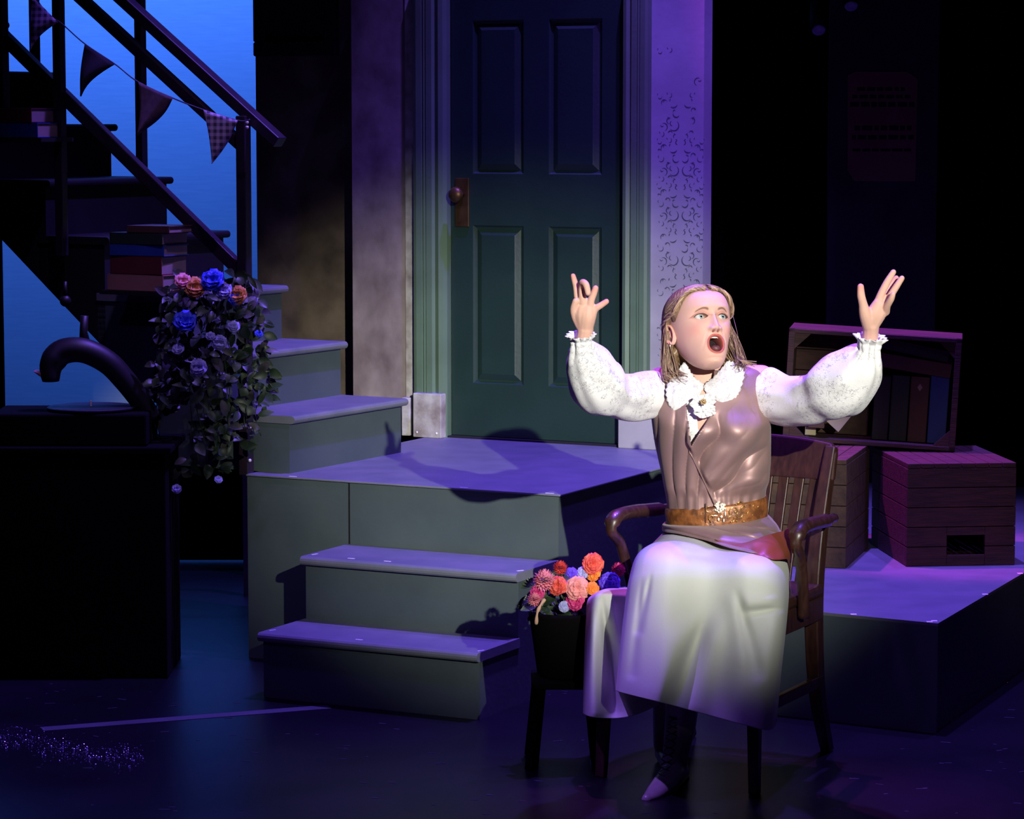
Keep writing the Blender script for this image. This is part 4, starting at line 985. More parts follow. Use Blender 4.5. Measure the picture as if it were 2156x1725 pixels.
# eyes, teeth, tongue
gaze = (Matrix.Rotation(math.radians(6), 3, 'Z') @ Matrix.Rotation(math.radians(-2), 3, 'X')) @ Vector((0, -1, 0))
for s in (-1, 1):
    a_ = 0.36
    # find surface y at the eye centre
    best = min((abs(hbase(k / 200 * s, EZ).x - s * EX), k) for k in range(200))[1]; p = hbase(best / 200 * s, EZ); ys = p.y - feat(p.x, EZ, False)
    bm = bmesh.new(); c2l = bm.verts.layers.float_color.new('Col'); r = .0122
    bmesh.ops.create_uvsphere(bm, u_segments=64, v_segments=48, radius=r)
    rot = Vector((0, 0, 1)).rotation_difference(gaze)
    for v in bm.verts:
        an = math.acos(max(-1, min(1, v.co.z / r))); 
        c = (206, 198, 194)
        if an < .50: c = (84, 100, 108)
        if an < .44: c = (150, 166, 168)
        if an < .20: c = (8, 8, 10)
        v[c2l] = lin(c); v.co = HM @ (Vector((s * EX, ys + r - .0018, EZ)) + rot @ v.co)
    finish(bm, 'eyeball', M['eye'], per, smooth=True)
    # lashes
    bm = bmesh.new()
    for k in range(17):
        u = (k / 16 * 2 - 1); dx = u * .0138; zz = .0063 * math.sqrt(max(0, 1 - u * u * .96)) * (1 - .2 * u * u)
        x0 = s * EX + s * dx; st = Vector((x0, ys - .0012 + abs(u) * .001, EZ + zz)); tube(bm, [HM @ st, HM @ (st + Vector((s * u * .002, -.0022, .001))), HM @ (st + Vector((s * u * .0035, -.003, .0022)))], [.0003, .0002, .0001], 4)
    finish(bm, 'eyelashes', M['flagdark'], per)
MZ = MZ / LZ; ym = hbase(0, MZ).y - .004
bm = bmesh.new()
for k in range(8):
    x = (k - 3.5) * .0034; hh_ = .0052 if k in (3, 4) else .0044; y = ym + .010 + (x / .016) ** 2 * .006
    vs = ball(bm, (0, 0, 0), .0021, 8, (.9, .6, hh_ / .0042))
    for v in vs: v.co = HM @ (v.co + Vector((x, y, MZ + MRZ - .0022)))
finish(bm, 'teeth', M['teeth'], per, smooth=True)
bm = bmesh.new(); vs = ball(bm, (0, 0, 0), .0135, 20, (1.0, 1.25, .75))
for v in vs:
    v.co.z -= .0018 * G((v.co.x / .003) ** 2); v.co = HM @ (v.co + Vector((0, ym + .017, MZ - .0105)))
finish(bm, 'tongue', M['tongue'], per, smooth=True)
for i, z in enumerate((-.052, -.046)):
    bm = bmesh.new(); ball(bm, HM @ Vector((-.083, .004 - .004 * i, z - .002)), .0022 - .0004 * i, 10); finish(bm, 'earring', M['jewel'], per, smooth=True)

# ---- hair
HL = [(0, .068), (.5, .066), (.8, .058), (1.0, .043), (1.2, .018), (1.36, .002), (1.55, .008), (1.75, -.025), (2.1, -.07), (3.2, -.09)]
bm = bmesh.new(); V = []
NA, NZ = 150, 90
for i in range(NZ + 1):
    z = -.10 + .189 * (i / NZ); row = []
    for j in range(NA):
        a = -math.pi + 2 * math.pi * j / NA; h = interp(HL, abs(a)); z2 = max(z, h) if True else z
        off = .0015 + .0085 * sstep(0, .022, z2 - h); p = hbase(a, min(z2, .0865), off)
        p.z += off * sstep(.04, .087, z2); part = G((p.x / .004) ** 2) * sstep(.05, .075, z2) * (1 if p.y < .04 else 0)
        p.z -= .003 * part; ww = .0009 * math.sin(a * 46 + z2 * 160); p.x += ww; p.y += ww
        row.append(HM @ p)
    V.append(row)
grid(bm, V, closed_u=True); bmesh.ops.remove_doubles(bm, verts=bm.verts, dist=2e-4)
hcl = bm.verts.layers.float_color.new('Col')
for v in bm.verts:
    k = .5 + .5 * noise.noise(Vector((v.co.x * 90, v.co.y * 90, v.co.z * 20))); v[hcl] = lin((96 + 50 * k, 74 + 42 * k, 54 + 34 * k))
hair = finish(bm, 'hair', M['hair'], per, smooth=True)
rh_ = random.Random(21)
bm = bmesh.new(); bm.verts.layers.float_color.new('Col')
def lock(pts, r0, r1, seg=5, n=16):
    pts = [Vector(p) for p in pts]; tube(bm, [crom(pts, i / n) for i in range(n + 1)], [r0 + (r1 - r0) * (i / n) if i > 0 else r0 * .4 for i in range(n + 1)], seg)
    n0 = len(bm.verts) - (n + 1) * seg; bm.verts.ensure_lookup_table(); L_ = bm.verts.layers.float_color['Col']; k = rh_.random() ** 1.2; c = lin((100 + 92 * k, 78 + 82 * k, 60 + 70 * k))
    for v in bm.verts[n0:]: v[L_] = c
# swept back strands over the scalp
for s in (-1, 1):
    for k in range(330):
        a0 = rh_.uniform(.04, 1.25); z0 = interp(HL, a0) + .002 + rh_.uniform(0, .006); a1 = rh_.uniform(2.2, 2.9); z1 = rh_.uniform(-.01, .045) 
        pts = []
        for i in range(9):
            t = i / 8; a = a0 + (a1 - a0) * t; z = z0 + (z1 - z0) * t + .022 * math.sin(math.pi * t) * (1.25 - a0 * .6)
            z = min(z, .0855); p = hbase(s * a, z, .0075 + .004 * math.sin(math.pi * t)); p.z += .006 * sstep(.05, .087, z); pts.append(HM @ p)
        lock(pts, rh_.uniform(.0007, .0014), .0006)
    # top hair from the parting
    for k in range(150):
        y0 = rh_.uniform(-.075, .05); pts = []
        a1 = rh_.uniform(1.0, 2.4); z1 = interp(HL, a1) + rh_.uniform(.02, .05)
        st = Vector((s * .002, y0, .0)); 
        a0 = math.atan2(.004, -y0) if y0 < 0 else math.pi - .05; z0 = .087 - .9 * (abs(y0 + .005)) ** 2 * 3
        for i in range(8):
            t = i / 7; a = a0 + (a1 - a0) * t ** .6; z = z0 + (z1 - z0) * t ** 1.4; p = hbase(s * a, min(z, .0862), .010); p.z += .008 * sstep(.04, .087, z); pts.append(HM @ p)
        lock(pts, rh_.uniform(.0008, .0015), .0007)
    # twisted side roll
    for ph in (0, 2.1, 4.2):
        pts = []
        for i in range(40):
            t = i / 39; a = .10 + 2.2 * t; z = interp(HL, min(a, 1.3)) * (1 - t * .4) + .004 - .012 * t + .018 * math.sin(math.pi * t); z = min(z, .082)
            c = hbase(s * a, z, .010); c2_ = hbase(s * (a + .05), z, .010); t_ = (c2_ - c).normalized(); n_ = Vector((c.x, c.y, .3 * c.z)).normalized(); b_ = t_.cross(n_)
            an = ph + t * 26; pts.append(HM @ (c + (n_ * math.cos(an) + b_ * math.sin(an)) * .0026))
        lock(pts, .0032, .0022, 7, 90)
finish(bm, 'swept_strands', M['hair'], hair, smooth=True)
# smooth masses of the falling hair
bm = bmesh.new()
for (L_, fl_) in (([(HM @ hbase(-1.95, .0, -.012), .008), (HM @ hbase(-2.1, -.05, -.006), .013), (A(1416, 750, 7.10), .020), (A(1412, 775, 7.08), .024), (A(1416, 797, 7.07), .016)], .75),
                  ([(HM @ hbase(-2.3, .0, -.008), .016), (HM @ hbase(-2.4, -.05, .0), .026), (A(1445, 760, 7.16), .032), (A(1440, 790, 7.15), .018)], .7),
                  ([(HM @ hbase(1.7, .0, -.004), .010), (HM @ hbase(1.8, -.05, .0), .016), (A(1545, 735, 7.14), .020), (A(1556, 765, 7.12), .015)], .75),
                  ([(HM @ hbase(2.4, .0, -.01), .02), (HM @ hbase(2.5, -.05, .0), .028), (A(1515, 750, 7.18), .030), (A(1520, 775, 7.18), .018)], .7)):
    ptube(bm, L_, 20, fl_)
hc3 = bm.verts.layers.float_color.new('Col')
for v in bm.verts:
    k = .5 + .6 * noise.noise(Vector((v.co.x * 260, v.co.y * 260, v.co.z * 12))); v[hc3] = lin((max(60, 96 + 60 * k), max(44, 72 + 54 * k), max(34, 52 + 42 * k)))
finish(bm, 'hair_fall', M['hair'], hair, smooth=True)
bm = bmesh.new(); bm.verts.layers.float_color.new('Col')
for s in (-1, 1):
    for k in range(640):
        a = s * rh_.uniform(1.60 if s < 0 else 1.45, 3.0); z = rh_.uniform(-.045, .040); p0 = HM @ hbase(a, z, .008)
        f = (abs(a) - 1.6) / 1.4
        if s < 0:
            xe = 1392 + 52 * rh_.random() ** .8 + 20 * f; Ye = 7.045 + .10 * f + rh_.uniform(-.02, .02); ye = 800 + rh_.uniform(-14, 12) - (6 if xe < 1400 else 0); bulge = -.006
        else:
            xe = 1545 + 30 * rh_.random() - 30 * f; Ye = 7.08 + .10 * f + rh_.uniform(-.02, .02); ye = 774 + rh_.uniform(-10, 10); bulge = .006
        e_ = A(xe, ye, Ye); mid = p0.lerp(e_, .45) + Vector((bulge, .0, -.012)); m2 = p0.lerp(e_, .8) + Vector((bulge * .9, .0, -.014))
        lock([p0, p0 + Vector((bulge * .5, .0, -.02)), mid, m2, e_ + Vector((.007 * -s, -.004, .001))], rh_.uniform(.0006, .0013), .0005, 4, 16)
for k in range(34):
    a = rh_.uniform(1.5, 2.2); p0 = HM @ hbase(a, -.02, .008); xe = rh_.uniform(1565, 1596); e_ = A(xe, 764 + rh_.uniform(-4, 10), 7.06)
    lock([p0, p0.lerp(e_, .5) + Vector((-.006, 0, -.02)), A(1556, 758, 7.07), e_], .0012, .0004, 5, 18)
lock([HM @ hbase(1.2, .02, .008), A(1552, 700, 7.03), A(1560, 740, 7.03), A(1567, 762, 7.03)], .0007, .0005)
finish(bm, 'long_strands', M['hair'], hair, smooth=True)

# ---- torso garment rows: y, left x, right x, half depth, centre Y shift
TR = [(766, 1430, 1556, .050, .01), (778, 1396, 1594, .066, .0), (792, 1382, 1605, .082, -.005), (815, 1377, 1609, .100, -.01), (850, 1374, 1613, .116, -.012), (890, 1377, 1617, .122, -.014),
      (930, 1383, 1618, .112, -.010), (970, 1391, 1615, .098, -.005), (1010, 1400, 1611, .088, 0), (1045, 1408, 1608, .083, 0), (1075, 1411, 1608, .083, 0)]
def torso(a, y, off=0.0):
    l = interp([(r[0], r[1]) for r in TR], y); r_ = interp([(r[0], r[2]) for r in TR], y); d = interp([(r[0], r[3]) for r in TR], y); sh = interp([(r[0], r[4]) for r in TR], y)
    cx = (l + r_) / 2; hx = (r_ - l) / 2 / FPX * YT + off; Yc = YT + sh
    yy = y - 14 * math.sin(a) * sstep(980, 1060, y)
    c = A(cx, yy, Yc); return c + Vector((sgp(math.sin(a), .85) * hx, -sgp(math.cos(a), .85) * (d + off), 0))
def fold(x, y):
    """satin folds, in photo coordinates"""
    xo = 1452 + (max(y, 930) - 930) * .45; wR = sstep(xo - 4, xo + 4, x)
    th = math.atan2(x - 1452, 1330 - y); k = abs(math.sin(th * 38 + .8 * math.sin(y * .02)))
    fl = .0100 * (k ** .7 - .1) * sstep(800, 900, y) * (1 - sstep(1025, 1050, y) * .8) + .003 * noise.noise(Vector((x * .05, y * .008, 1)))
    th = math.atan2(x - 1425, 1100 - y); k = abs(math.sin(th * 6.8 + .9 * noise.noise(Vector((x * .016, y * .016, 3))) + .4)); k2 = abs(math.sin(th * 21 + 1.4 * noise.noise(Vector((x * .02, y * .02, 7)))))
    fr = (.0290 * k ** .85 + .0028 * k2 - .002) * sstep(855, 925, y) * (1 - sstep(1005, 1048, y) * .85) * (1 - .4 * sstep(1570, 1612, x)) + .004 * noise.noise(Vector((x * .012, y * .03, 9)))
    return fl * (1 - wR) + fr * wR + .0018 * math.sin(x * .30) * sstep(1010, 1050, y)
bm = bmesh.new(); V = []; NAv, NYv = 380, 240
for i in range(NYv + 1):
    y = 770 + (1060 - 770) * i / NYv; row = []
    for j in range(NAv + 1):
        a = -math.pi + 2 * math.pi * j / NAv; p = torso(a, y, .006)
        if math.cos(a) > -.2:
            X, Yy = px(p + B0); nrm = Vector((math.sin(a), -math.cos(a), 0)); p = p + nrm * fold(X, Yy) * sstep(.0, .62, math.cos(a))
            # overlap edge
            xe = 1452 + (Yy - 930) * .45
            if Yy > 900: p = p + nrm * .0035 * sstep(900, 940, Yy) * (1 - sstep(xe - 2, xe + 3, X)) * sstep(xe - 90, xe - 40, X)
            # bust
            p += nrm * sstep(0, .6, math.cos(a)) * (.008 * G(((X - 1440) / 38) ** 2 + ((Yy - 905) / 42) ** 2) + .012 * G(((X - 1545) / 42) ** 2 + ((Yy - 905) / 42) ** 2))
        if math.cos(a) > 0:
            X, Yy = px(p + B0)
            if 775 < Yy < 945:
                for e_ in (1446 + max(0, (Yy - 870)) * .13, 1503 - max(0, (Yy - 862)) * .60):
                    if abs(X - e_) < 1.9 and (e_ < 1460 or Yy < 942): p = p + Vector(((e_ - X) / FPX * 7.05, 0, 0)); break
        row.append(bm.verts.new(p))
    V.append(row)
def inV(X, Y): 
    if Y < 780 and 1425 < X < 1560: return True
    if Y < 940: 
        l = 1446 + max(0, (Y - 870)) * .13; r_ = 1503 - max(0, (Y - 862)) * .60
        return l < X < max(r_, l) and math.hypot(0, 0) < 1
    return False
for i in range(NYv):
    for j in range(NAv):
        c = (V[i][j].co + V[i + 1][j + 1].co) / 2; X, Yy = px(c + B0); a = -math.pi + 2 * math.pi * (j + .5) / NAv
        if math.cos(a) > 0 and inV(X, Yy): continue
        bm.faces.new((V[i][j], V[i][j + 1], V[i + 1][j + 1], V[i + 1][j]))
vest = finish(bm, 'vest', M['satin'], per, smooth=True); s_ = vest.modifiers.new('t', 'SOLIDIFY'); s_.thickness = .002; s_.offset = -1
bm = bmesh.new()
def onv(x, y, o=.0):
    a0 = min(((px(torso(-.6 + k / 400, y) + B0)[0] - x) ** 2, -.6 + k / 400) for k in range(480))[1]; p = torso(a0, y, .009 + o); return p + Vector((0, -.007 * sstep(860, 900, y), 0))
tube(bm, [onv(1446 + max(0, (y - 870)) * .13, y, .002) for y in range(845, 944, 7)] + [onv(1456 + (y - 940) * .45, y, .004) for y in range(944, 1062, 8)], .0016, 6)
tube(bm, [onv(1503 - max(0, (y - 862)) * .60, y, .001) for y in range(850, 942, 7)], .0016, 6); finish(bm, 'vest_edge', M['satin'], vest, smooth=True)
# blouse front under the vest
bm = bmesh.new(); V = []
for i in range(61):
    y = 815 + 133 * i / 60; row = []
    for j in range(61):
        a = -.55 + .9 * j / 60; p = torso(a, y, -.003); row.append(bm.verts.new(p))
    V.append(row)
for i in range(60):
    for j in range(60):
        c = (V[i][j].co + V[i + 1][j + 1].co) / 2; X, Yy = px(c + B0)
        if 780 < Yy < 905 and 1466 + (Yy - 862) * .10 < X < 1500 - (Yy - 862) * .45: continue
        bm.faces.new((V[i][j], V[i][j + 1], V[i + 1][j + 1], V[i + 1][j]))
blouse = finish(bm, 'blouse', M['lace'], per, smooth=True)
# skin of the chest in the V opening
bm = bmesh.new(); cc = bm.verts.layers.float_color.new('Col'); V = []
for i in range(31):
    y = 800 + 130 * i / 30; V.append([torso(-.5 + 1.0 * j / 20, y, -.006) for j in range(21)])
for vv in sum(grid(bm, V), []): vv[cc] = lin((222, 166, 144))
finish(bm, 'chest', M['skin'], body, smooth=True)

# ---- sleeves
def sleeve(name, L, seed, foldsN=7, amp=.05):
    n = 130; seg = 96; P = [A(x, y, Y) for x, y, Y, r, fl_ in L]; Rv = [Vector((r / FPX * 6.95, fl_, 0)) for x, y, Y, r, fl_ in L]
    path = [crom(P, i / n) for i in range(n + 1)]; fr = frames(path, Vector((0, 1, 0))); bm = bmesh.new(); rows = []
    for i in range(n + 1):
        rr_ = crom(Rv, i / n); t = i / n; row = []
        for k in range(seg):
            an = 2 * math.pi * k / seg; T_, N_, B_ = fr[i]
            w1 = math.sin(an * foldsN + seed + 2.5 * t) * .5 + noise.noise(Vector((math.cos(an) * 1.6 + seed, math.sin(an) * 1.6, t * 5))) * .9
            w2 = noise.noise(Vector((math.cos(an) * 2.2, math.sin(an) * 2.2 + seed, t * 9))); w1 += 1.1 * (abs(math.sin(an * 4.5 + seed * 2 + 1.5 * t)) ** .6 - .6) * sstep(.5, .9, t)
            env = sstep(.0, .12, t); g = 1 + amp * (w1 * (.5 + 1.0 * sstep(.55, .95, t)) + .8 * w2) * env
            if seed > 3: g *= 1 - .085 * G(((t - .40) / .035) ** 2) + .02 * G(((t - .47) / .04) ** 2)
            else: g *= 1 - .07 * G(((t - .36) / .03) ** 2)
            cuffz = G(((t - .935) / .02) ** 2); g *= 1 - .10 * cuffz
            if t > .95: g *= 1 + .16 * math.sin(an * 13) * sstep(.95, 1, t)
            row.append(path[i] + (N_ * math.cos(an) * rr_.y + B_ * math.sin(an)) * rr_.x * g)
        rows.append(row)
    grid(bm, rows, closed_u=True); o = finish(bm, name, M['lace'], blouse, smooth=True); s_ = o.modifiers.new('t', 'SOLIDIFY'); s_.thickness = .0015; return o
sleeve('sleeve', [(1388, 829, 7.13, 40, 1.0), (1374, 830, 7.12, 50, 1.0), (1335, 836, 7.05, 49, .95), (1298, 834, 6.98, 50, .95), (1262, 812, 6.92, 60, .95), (1242, 778, 6.87, 54, .9), (1229, 750, 6.83, 38, .9), (1225, 733, 6.81, 23, 1), (1224, 722, 6.805, 20, 1), (1223, 704, 6.80, 27, 1)], 1.3, 6, .105)
sleeve('sleeve', [(1600, 829, 7.13, 44, 1.0), (1616, 832, 7.12, 56, 1.0), (1660, 845, 7.05, 51, .95), (1705, 842, 6.98, 52, .95), (1752, 820, 6.91, 66, .95), (1792, 793, 6.86, 66, .9), (1818, 763, 6.82, 46, .9), (1828, 742, 6.80, 25, 1), (1830, 730, 6.795, 21, 1), (1833, 708, 6.79, 30, 1)], 4.1, 6, .105)

# ---- collar lobes and jabot
def lobe(outl, cxy, Yc, side):
    bm = bmesh.new(); pts = [Vector((x, y, 0)) for x, y in outl]; nO = 120; c = Vector((cxy[0], cxy[1], 0)); rows = []
    for i in range(15):
        t = i / 14; row = []
        for k in range(nO):
            o_ = crom(pts, k / nO, True); q = c.lerp(o_, t); 
            ruf = sstep(.80, 1, t) * .0045 * math.sin(k * 2 * math.pi * 30 / nO)
            d = (o_ - c); q = q + d.normalized() * (2.0 * math.sin(k * 2 * math.pi * 30 / nO)) * sstep(.85, 1, t)
            tt = (q.y - 765) / 105; Y = Yc - .050 * sstep(-.1, .7, tt) - .020 * (1 - t * t) + ruf
            Y += .0012 * noise.noise(Vector((q.x * .12, q.y * .03, 2)))* 2
            row.append(A(q.x, q.y, Y))
        rows.append(row)
    Vg = grid(bm, rows[1:], closed_u=True); bm.faces.new(Vg[0])
    o = finish(bm, 'collar', M['lace'], blouse, smooth=True); s_ = o.modifiers.new('t', 'SOLIDIFY'); s_.thickness = .002; return o
lobe([(1440, 764), (1424, 784), (1404, 812), (1404, 842), (1418, 868), (1434, 877), (1449, 866), (1466, 842), (1482, 812), (1462, 794), (1448, 772)], (1440, 826), 7.085, -1)
lobe([(1534, 760), (1552, 768), (1567, 782), (1562, 812), (1550, 842), (1535, 860), (1516, 866), (1498, 852), (1488, 832), (1482, 812), (1502, 794), (1522, 772)], (1524, 818), 7.085, 1)
bm = bmesh.new()
for (x, y, r, sd) in ((1474, 850, 20, 1), (1488, 846, 18, 2), (1480, 864, 19, 3), (1494, 864, 14, 4)):
    rows = []
    for i in range(9):
        t = i / 8; rows.append([A(x + math.cos(k / 40 * 6.2832) * r * t * (1 + .15 * math.sin(k + sd)), y + math.sin(k / 40 * 6.2832) * r * .9 * t, 6.985 + .004 * sd * .5 + .007 * t * math.sin(k / 40 * 6.2832 * 9 + sd)) for k in range(40)])
    grid(bm, rows[1:], closed_u=True)
finish(bm, 'jabot', M['lace'], blouse, smooth=True)
bm = bmesh.new()
for k in range(8): ball(bm, A(1481 + 5 * math.cos(k * .785), 846 + 5 * math.sin(k * .785), 6.966), .0024, 8)
ball(bm, A(1481, 846, 6.964), .0035, 10); finish(bm, 'brooch', M['gold'], blouse, smooth=True)

# ---- belt
def beltp(a, v, off=0.0):
    y = 1055 + 50 * v; l, r_ = 1407, 1610; cx = (l + r_) / 2; hx = (r_ - l) / 2 / FPX * YT + .005 + off
    yy = y - 13 * math.sin(a) - 4 * math.cos(a) * 0 + (2 if math.cos(a) > 0 else -10) * 0
    return A(cx, yy, YT) + Vector((sgp(math.sin(a), .85) * hx, -sgp(math.cos(a), .85) * (.094 + off), 0))
bm = bmesh.new(); rows = []
for i in range(13):
    v = i / 12; rows.append([beltp(2 * math.pi * k / 160, v, .004 * math.sin(math.pi * v) ** .5 + (.0018 * math.sin(v * 9 + math.sin(k * .08) * 2) if k > 82 else 0)) for k in range(160)])
grid(bm, rows, closed_u=True); belt = finish(bm, 'belt', M['belt'], per, smooth=True); s_ = belt.modifiers.new('t', 'SOLIDIFY'); s_.thickness = .002
def onbelt(x, y, o): return A(x, y, YT - .094 - o + .052 * abs((x - 1508) / 105) ** 2.6 * 1.0)
bm = bmesh.new(); rj = random.Random(4)
for k in range(46):
    an = rj.uniform(0, 6.28); rr_ = 15 * math.sqrt(rj.random()); x, y = 1516 + rr_ * math.cos(an) * .8, 1068 + rr_ * math.sin(an) * .75; r = rj.uniform(.0022, .0034)
    bmesh.ops.create_icosphere(bm, subdivisions=1, radius=r, matrix=Matrix.Translation(onbelt(x, y, .010)))
finish(bm, 'buckle_stones', M['jewel'], belt)
bm = bmesh.new()
for (x, y, dx, dy) in ((1527, 1082, 1, 9), (1506, 1086, 9, 1.5), (1513, 1094, -4, 6), (1524, 1096, 2, 7), (1519, 1088, 5, 5)):
    bmesh.ops.create_icosphere(bm, subdivisions=1, radius=.001, matrix=Matrix.Translation(onbelt(x, y, .011)) @ Matrix.Diagonal((max(2.2, abs(dx) * .75), 2.2, max(2.2, abs(dy) * .75), 1)))
finish(bm, 'buckle_gems', M['jewel'], belt)
bm = bmesh.new()
def curl(cx, cy, r, t0, t1, o=.0085):
    ptube(bm, [(onbelt(cx + r * (1 - .35 * i / 10) * math.cos(t0 + (t1 - t0) * i / 10), cy + r * (1 - .35 * i / 10) * math.sin(t0 + (t1 - t0) * i / 10), o), .0011) for i in range(11)], 6, 1.0, True, 24)
for c_ in ((1546, 1078, 11, 2.6, 6.8), (1556, 1084, 7, 0, 4.2), (1568, 1072, 9, 1.0, 5.4), (1540, 1094, 8, 3.4, 7.4), (1580, 1082, 7, 2.5, 7), (1590, 1066, 6, 0, 4), (1560, 1062, 7, 3.3, 6.6), (1498, 1090, 6, 2, 6.4), (1492, 1072, 7, 1, 5)): curl(*c_)
for (x, y) in ((1550, 1062), (1556, 1059), (1548, 1078), (1566, 1098), (1540, 1099), (1551, 1097), (1497, 1098), (1570, 1066), (1562, 1090)): ball(bm, onbelt(x, y, .009), .0024, 8)
finish(bm, 'gold_embroidery', M['gold'], belt, smooth=True)
bm = bmesh.new(); tube(bm, [onbelt(1486, y, .0065) for y in (1060, 1080, 1101)], .0012, 6); finish(bm, 'belt_edge', M['bk_brown'], belt)

# ---- cloth from control rows
def sheet(name, rows, m, parent, nu=140, nv=110, disp=None, thick=.002):
    """rows[i][j] = (px, py, Y)"""
    Rw = [[A(*p) for p in r] for r in rows]; bm = bmesh.new(); Pn = []
    for i in range(nv + 1):
        v = i / nv; cp = [crom([r[j] for r in Rw], v) for j in range(len(Rw[0]))]
        row = []
        for j in range(nu + 1):
            u = j / nu; p = crom(cp, u)
            if disp:
                X, Y_ = px(p + B0); p = p + Vector((0, -1, .15)) * disp(X, Y_, u, v)
            row.append(p)
        Pn.append(row)
    grid(bm, Pn); o = finish(bm, name, m, parent, smooth=True); s_ = o.modifiers.new('t', 'SOLIDIFY'); s_.thickness = thick; return o
def ln(X, Y, x0, y0, x1, y1, w_):
    """gaussian ridge along a segment, widening with its length"""
    t = ((X - x0) * (x1 - x0) + (Y - y0) * (y1 - y0)) / ((x1 - x0) ** 2 + (y1 - y0) ** 2); tc = max(0, min(1, t)); cx, cy = x0 + (x1 - x0) * tc, y0 + (y1 - y0) * tc
    return G(((X - cx) ** 2 + (Y - cy) ** 2) / (w_ * (.5 + .8 * tc)) ** 2) * sstep(-.05, .35, t) * (1 - .6 * sstep(.9, 1.2, t))
def skd(X, Y, u, v):
    f = 0
    f -= .030 * ln(X, Y, 1495, 1270, 1418, 1490, 20) * sstep(1260, 1380, Y); f += .010 * ln(X, Y, 1450, 1300, 1375, 1470, 40); f += .022 * ln(X, Y, 1520, 1280, 1462, 1505, 30)
    f -= .016 * ln(X, Y, 1550, 1240, 1594, 1420, 15); f += .007 * ln(X, Y, 1530, 1240, 1570, 1390, 26); f += .012 * ln(X, Y, 1640, 1270, 1612, 1430, 24)
    f -= .009 * ln(X, Y, 1655, 1280, 1575, 1290, 8); f += .006 * ln(X, Y, 1645, 1262, 1570, 1270, 14)
    f += .003 * math.sin(X * .042 + Y * .012) * sstep(1260, 1480, Y) + .002 * math.sin(X * .09) * sstep(1350, 1500, Y)
    f -= .009 * ln(X, Y, 1352, 1215, 1330, 1420, 9) + .009 * ln(X, Y, 1372, 1205, 1345, 1330, 7)
    f -= .010 * ln(X, Y, 1400, 1142, 1450, 1172, 9) - .007 * ln(X, Y, 1400, 1132, 1560, 1176, 8) + .006 * ln(X, Y, 1450, 1168, 1540, 1180, 9)
    return f
skirt = sheet('skirt', [
    [(1400, 1140, 7.26), (1398, 1120, 7.16), (1425, 1116, 7.07), (1465, 1114, 7.05), (1515, 1116, 7.04), (1570, 1126, 7.05), (1625, 1142, 7.08), (1652, 1156, 7.2), (1650, 1180, 7.3)],
    [(1370, 1165, 7.22), (1376, 1142, 7.10), (1402, 1133, 6.98), (1452, 1134, 6.94), (1510, 1146, 6.93), (1570, 1150, 6.93), (1636, 1166, 6.96), (1660, 1192, 7.08), (1656, 1225, 7.2)],
    [(1330, 1205, 7.16), (1338, 1180, 7.0), (1352, 1160, 6.85), (1410, 1158, 6.78), (1492, 1176, 6.80), (1570, 1172, 6.77), (1634, 1186, 6.80), (1660, 1220, 6.98), (1655, 1255, 7.16)],
    [(1322, 1260, 7.12), (1322, 1240, 6.96), (1332, 1214, 6.80), (1400, 1206, 6.72), (1490, 1216, 6.755), (1576, 1212, 6.71), (1640, 1226, 6.76), (1660, 1258, 6.95), (1655, 1290, 7.14)],
    [(1314, 1330, 7.08), (1312, 1310, 6.92), (1322, 1296, 6.78), (1395, 1296, 6.70), (1485, 1300, 6.745), (1578, 1304, 6.70), (1644, 1312, 6.75), (1654, 1330, 6.94), (1650, 1350, 7.12)],
    [(1306, 1400, 7.05), (1304, 1390, 6.90), (1312, 1385, 6.77), (1390, 1392, 6.69), (1478, 1404, 6.735), (1570, 1418, 6.69), (1634, 1424, 6.74), (1644, 1425, 6.93), (1640, 1430, 7.10)],
    [(1300, 1448, 7.02), (1297, 1452, 6.89), (1306, 1458, 6.765), (1386, 1478, 6.68), (1470, 1500, 6.73), (1560, 1525, 6.68), (1618, 1538, 6.73), (1636, 1520, 6.92), (1632, 1505, 7.08)]], M['skirt'], per, 220, 180, skd)
def drd(X, Y, u, v):
    return -.030 * ln(X, Y, 1268, 1262, 1298, 1500, 12) + .016 * ln(X, Y, 1288, 1262, 1320, 1440, 12) + .014 * ln(X, Y, 1248, 1280, 1248, 1500, 16)
sheet('skirt_side_drape', [
    [(1262, 1246, 7.16), (1285, 1238, 7.18), (1312, 1236, 7.20), (1345, 1236, 7.2), (1380, 1236, 7.2)],
    [(1238, 1262, 7.08), (1262, 1246, 7.02), (1300, 1246, 7.0), (1340, 1246, 7.0), (1380, 1246, 7.0)],
    [(1234, 1300, 7.06), (1252, 1272, 6.98), (1292, 1275, 6.97), (1338, 1280, 6.96), (1380, 1290, 6.95)],
    [(1230, 1380, 7.05), (1246, 1370, 6.96), (1290, 1380, 6.97), (1338, 1380, 6.95), (1380, 1380, 6.95)],
    [(1228, 1450, 7.04), (1244, 1450, 6.95), (1290, 1455, 6.96), (1338, 1455, 6.95), (1385, 1450, 6.95)],
    [(1227, 1503, 7.03), (1246, 1510, 6.94), (1290, 1513, 6.95), (1338, 1506, 6.94), (1388, 1484, 6.95)]], M['skirt'], skirt, 120, 110, drd)
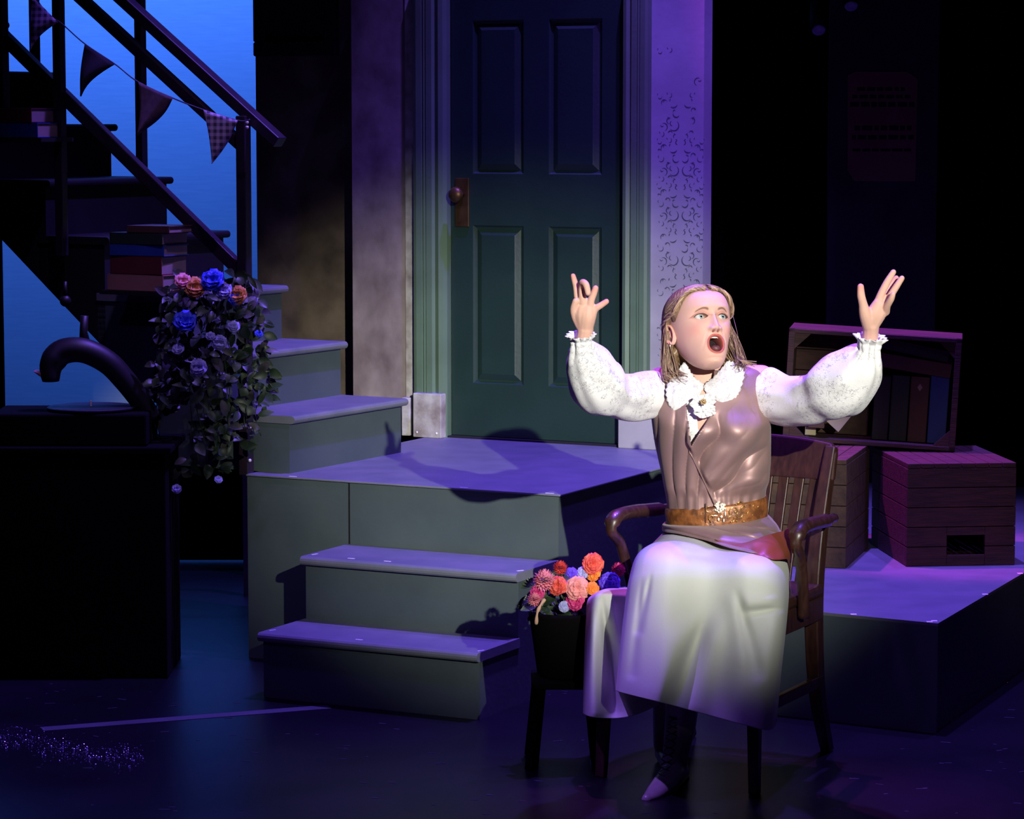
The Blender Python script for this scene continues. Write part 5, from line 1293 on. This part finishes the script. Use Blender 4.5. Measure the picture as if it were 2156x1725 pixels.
# ---- vest peplum
def ppd(X, Y, u, v):
    k = abs(math.sin((X * .55 - Y * 2.2) * .060 + .8 * noise.noise(Vector((X * .01, Y * .02, 5))))); return (.020 * k ** .8 - .004 + .005 * noise.noise(Vector((X * .015, Y * .05, 2)))) * sstep(0, .35, v)
pepl = sheet('vest_peplum', [
    [(1412, 1096, 7.24), (1407, 1104, 7.14), (1427, 1106, 7.075), (1470, 1107, 7.058), (1520, 1105, 7.058), (1572, 1098, 7.07), (1608, 1084, 7.12), (1608, 1076, 7.22)],
    [(1398, 1100, 7.25), (1396, 1106, 7.11), (1424, 1110, 7.01), (1472, 1113, 6.985), (1525, 1116, 6.98), (1585, 1114, 6.99), (1628, 1108, 7.08), (1632, 1100, 7.22)],
    [(1396, 1108, 7.25), (1396, 1114, 7.10), (1426, 1118, 6.99), (1476, 1124, 6.945), (1530, 1134, 6.92), (1592, 1138, 6.92), (1644, 1142, 7.03), (1650, 1136, 7.2)],
    [(1394, 1112, 7.25), (1397, 1120, 7.09), (1430, 1124, 6.975), (1486, 1137, 6.915), (1540, 1154, 6.85), (1600, 1166, 6.82), (1655, 1170, 6.95), (1664, 1172, 7.15)]], M['satin'], vest, 200, 70, ppd)
def rdd(X, Y, u, v): return .006 * math.sin(X * .10 + Y * .15) * v
sheet('vest_tail', [
    [(1505, 1136, 6.90), (1560, 1144, 6.87), (1612, 1128, 6.91), (1648, 1118, 7.02), (1660, 1112, 7.12)],
    [(1530, 1150, 6.86), (1578, 1160, 6.83), (1622, 1154, 6.84), (1658, 1148, 6.97), (1667, 1146, 7.1)],
    [(1562, 1160, 6.82), (1600, 1170, 6.80), (1632, 1178, 6.79), (1660, 1178, 6.93), (1666, 1186, 7.1)]], M['satin_red'], vest, 90, 40, rdd)

# ---- boots
boot = None
def make_boot(L, foot, name):
    bm = blob([('t', L)] + foot, .0035, 20, 3); o = finish(bm, name, M['boot'], per, smooth=True); return o
bt = make_boot([(A(1438, 1470, 6.93), .041), (A(1432, 1530, 6.95), .039), (A(1424, 1580, 6.955), .033), (A(1418, 1618, 6.955), .033)],
          [('t', [(A(1424, 1625, 6.97), .034), (A(1410, 1640, 6.90), .034), (A(1392, 1660, 6.85), .030), (A(1376, 1675, 6.81), .024), (A(1362, 1683, 6.78), .014)], .85),
           ('t', [(A(1432, 1640, 6.99), .024), (A(1433, 1652, 6.995), .021)])], 'boot')
bm = bmesh.new()
for i in range(9):
    t = i / 8; x = 1420 - 22 * t; y = 1512 + 120 * t; Y = 6.905 - .045 * max(0, t - .6) * 2.5
    ptube(bm, [(A(x - 11, y - 3, Y + .012), .0016), (A(x, y + 3, Y - .004), .0016), (A(x + 11, y - 2, Y + .012), .0016)], 6)
    ptube(bm, [(A(x - 11, y + 8, Y + .012), .0016), (A(x, y + 3, Y - .004), .0016), (A(x + 11, y + 9, Y + .012), .0016)], 6)
finish(bm, 'lacing', M['lacing'], bt, smooth=True)
b2 = make_boot([(A(1404, 1470, 7.12), .036), (A(1401, 1530, 7.16), .032), (A(1400, 1570, 7.18), .030)],
          [('t', [(A(1402, 1585, 7.19), .030), (A(1412, 1606, 7.12), .028), (A(1420, 1622, 7.06), .018)], .85), ('t', [(A(1402, 1592, 7.21), .022), (A(1402, 1607, 7.21), .02)])], 'boot')
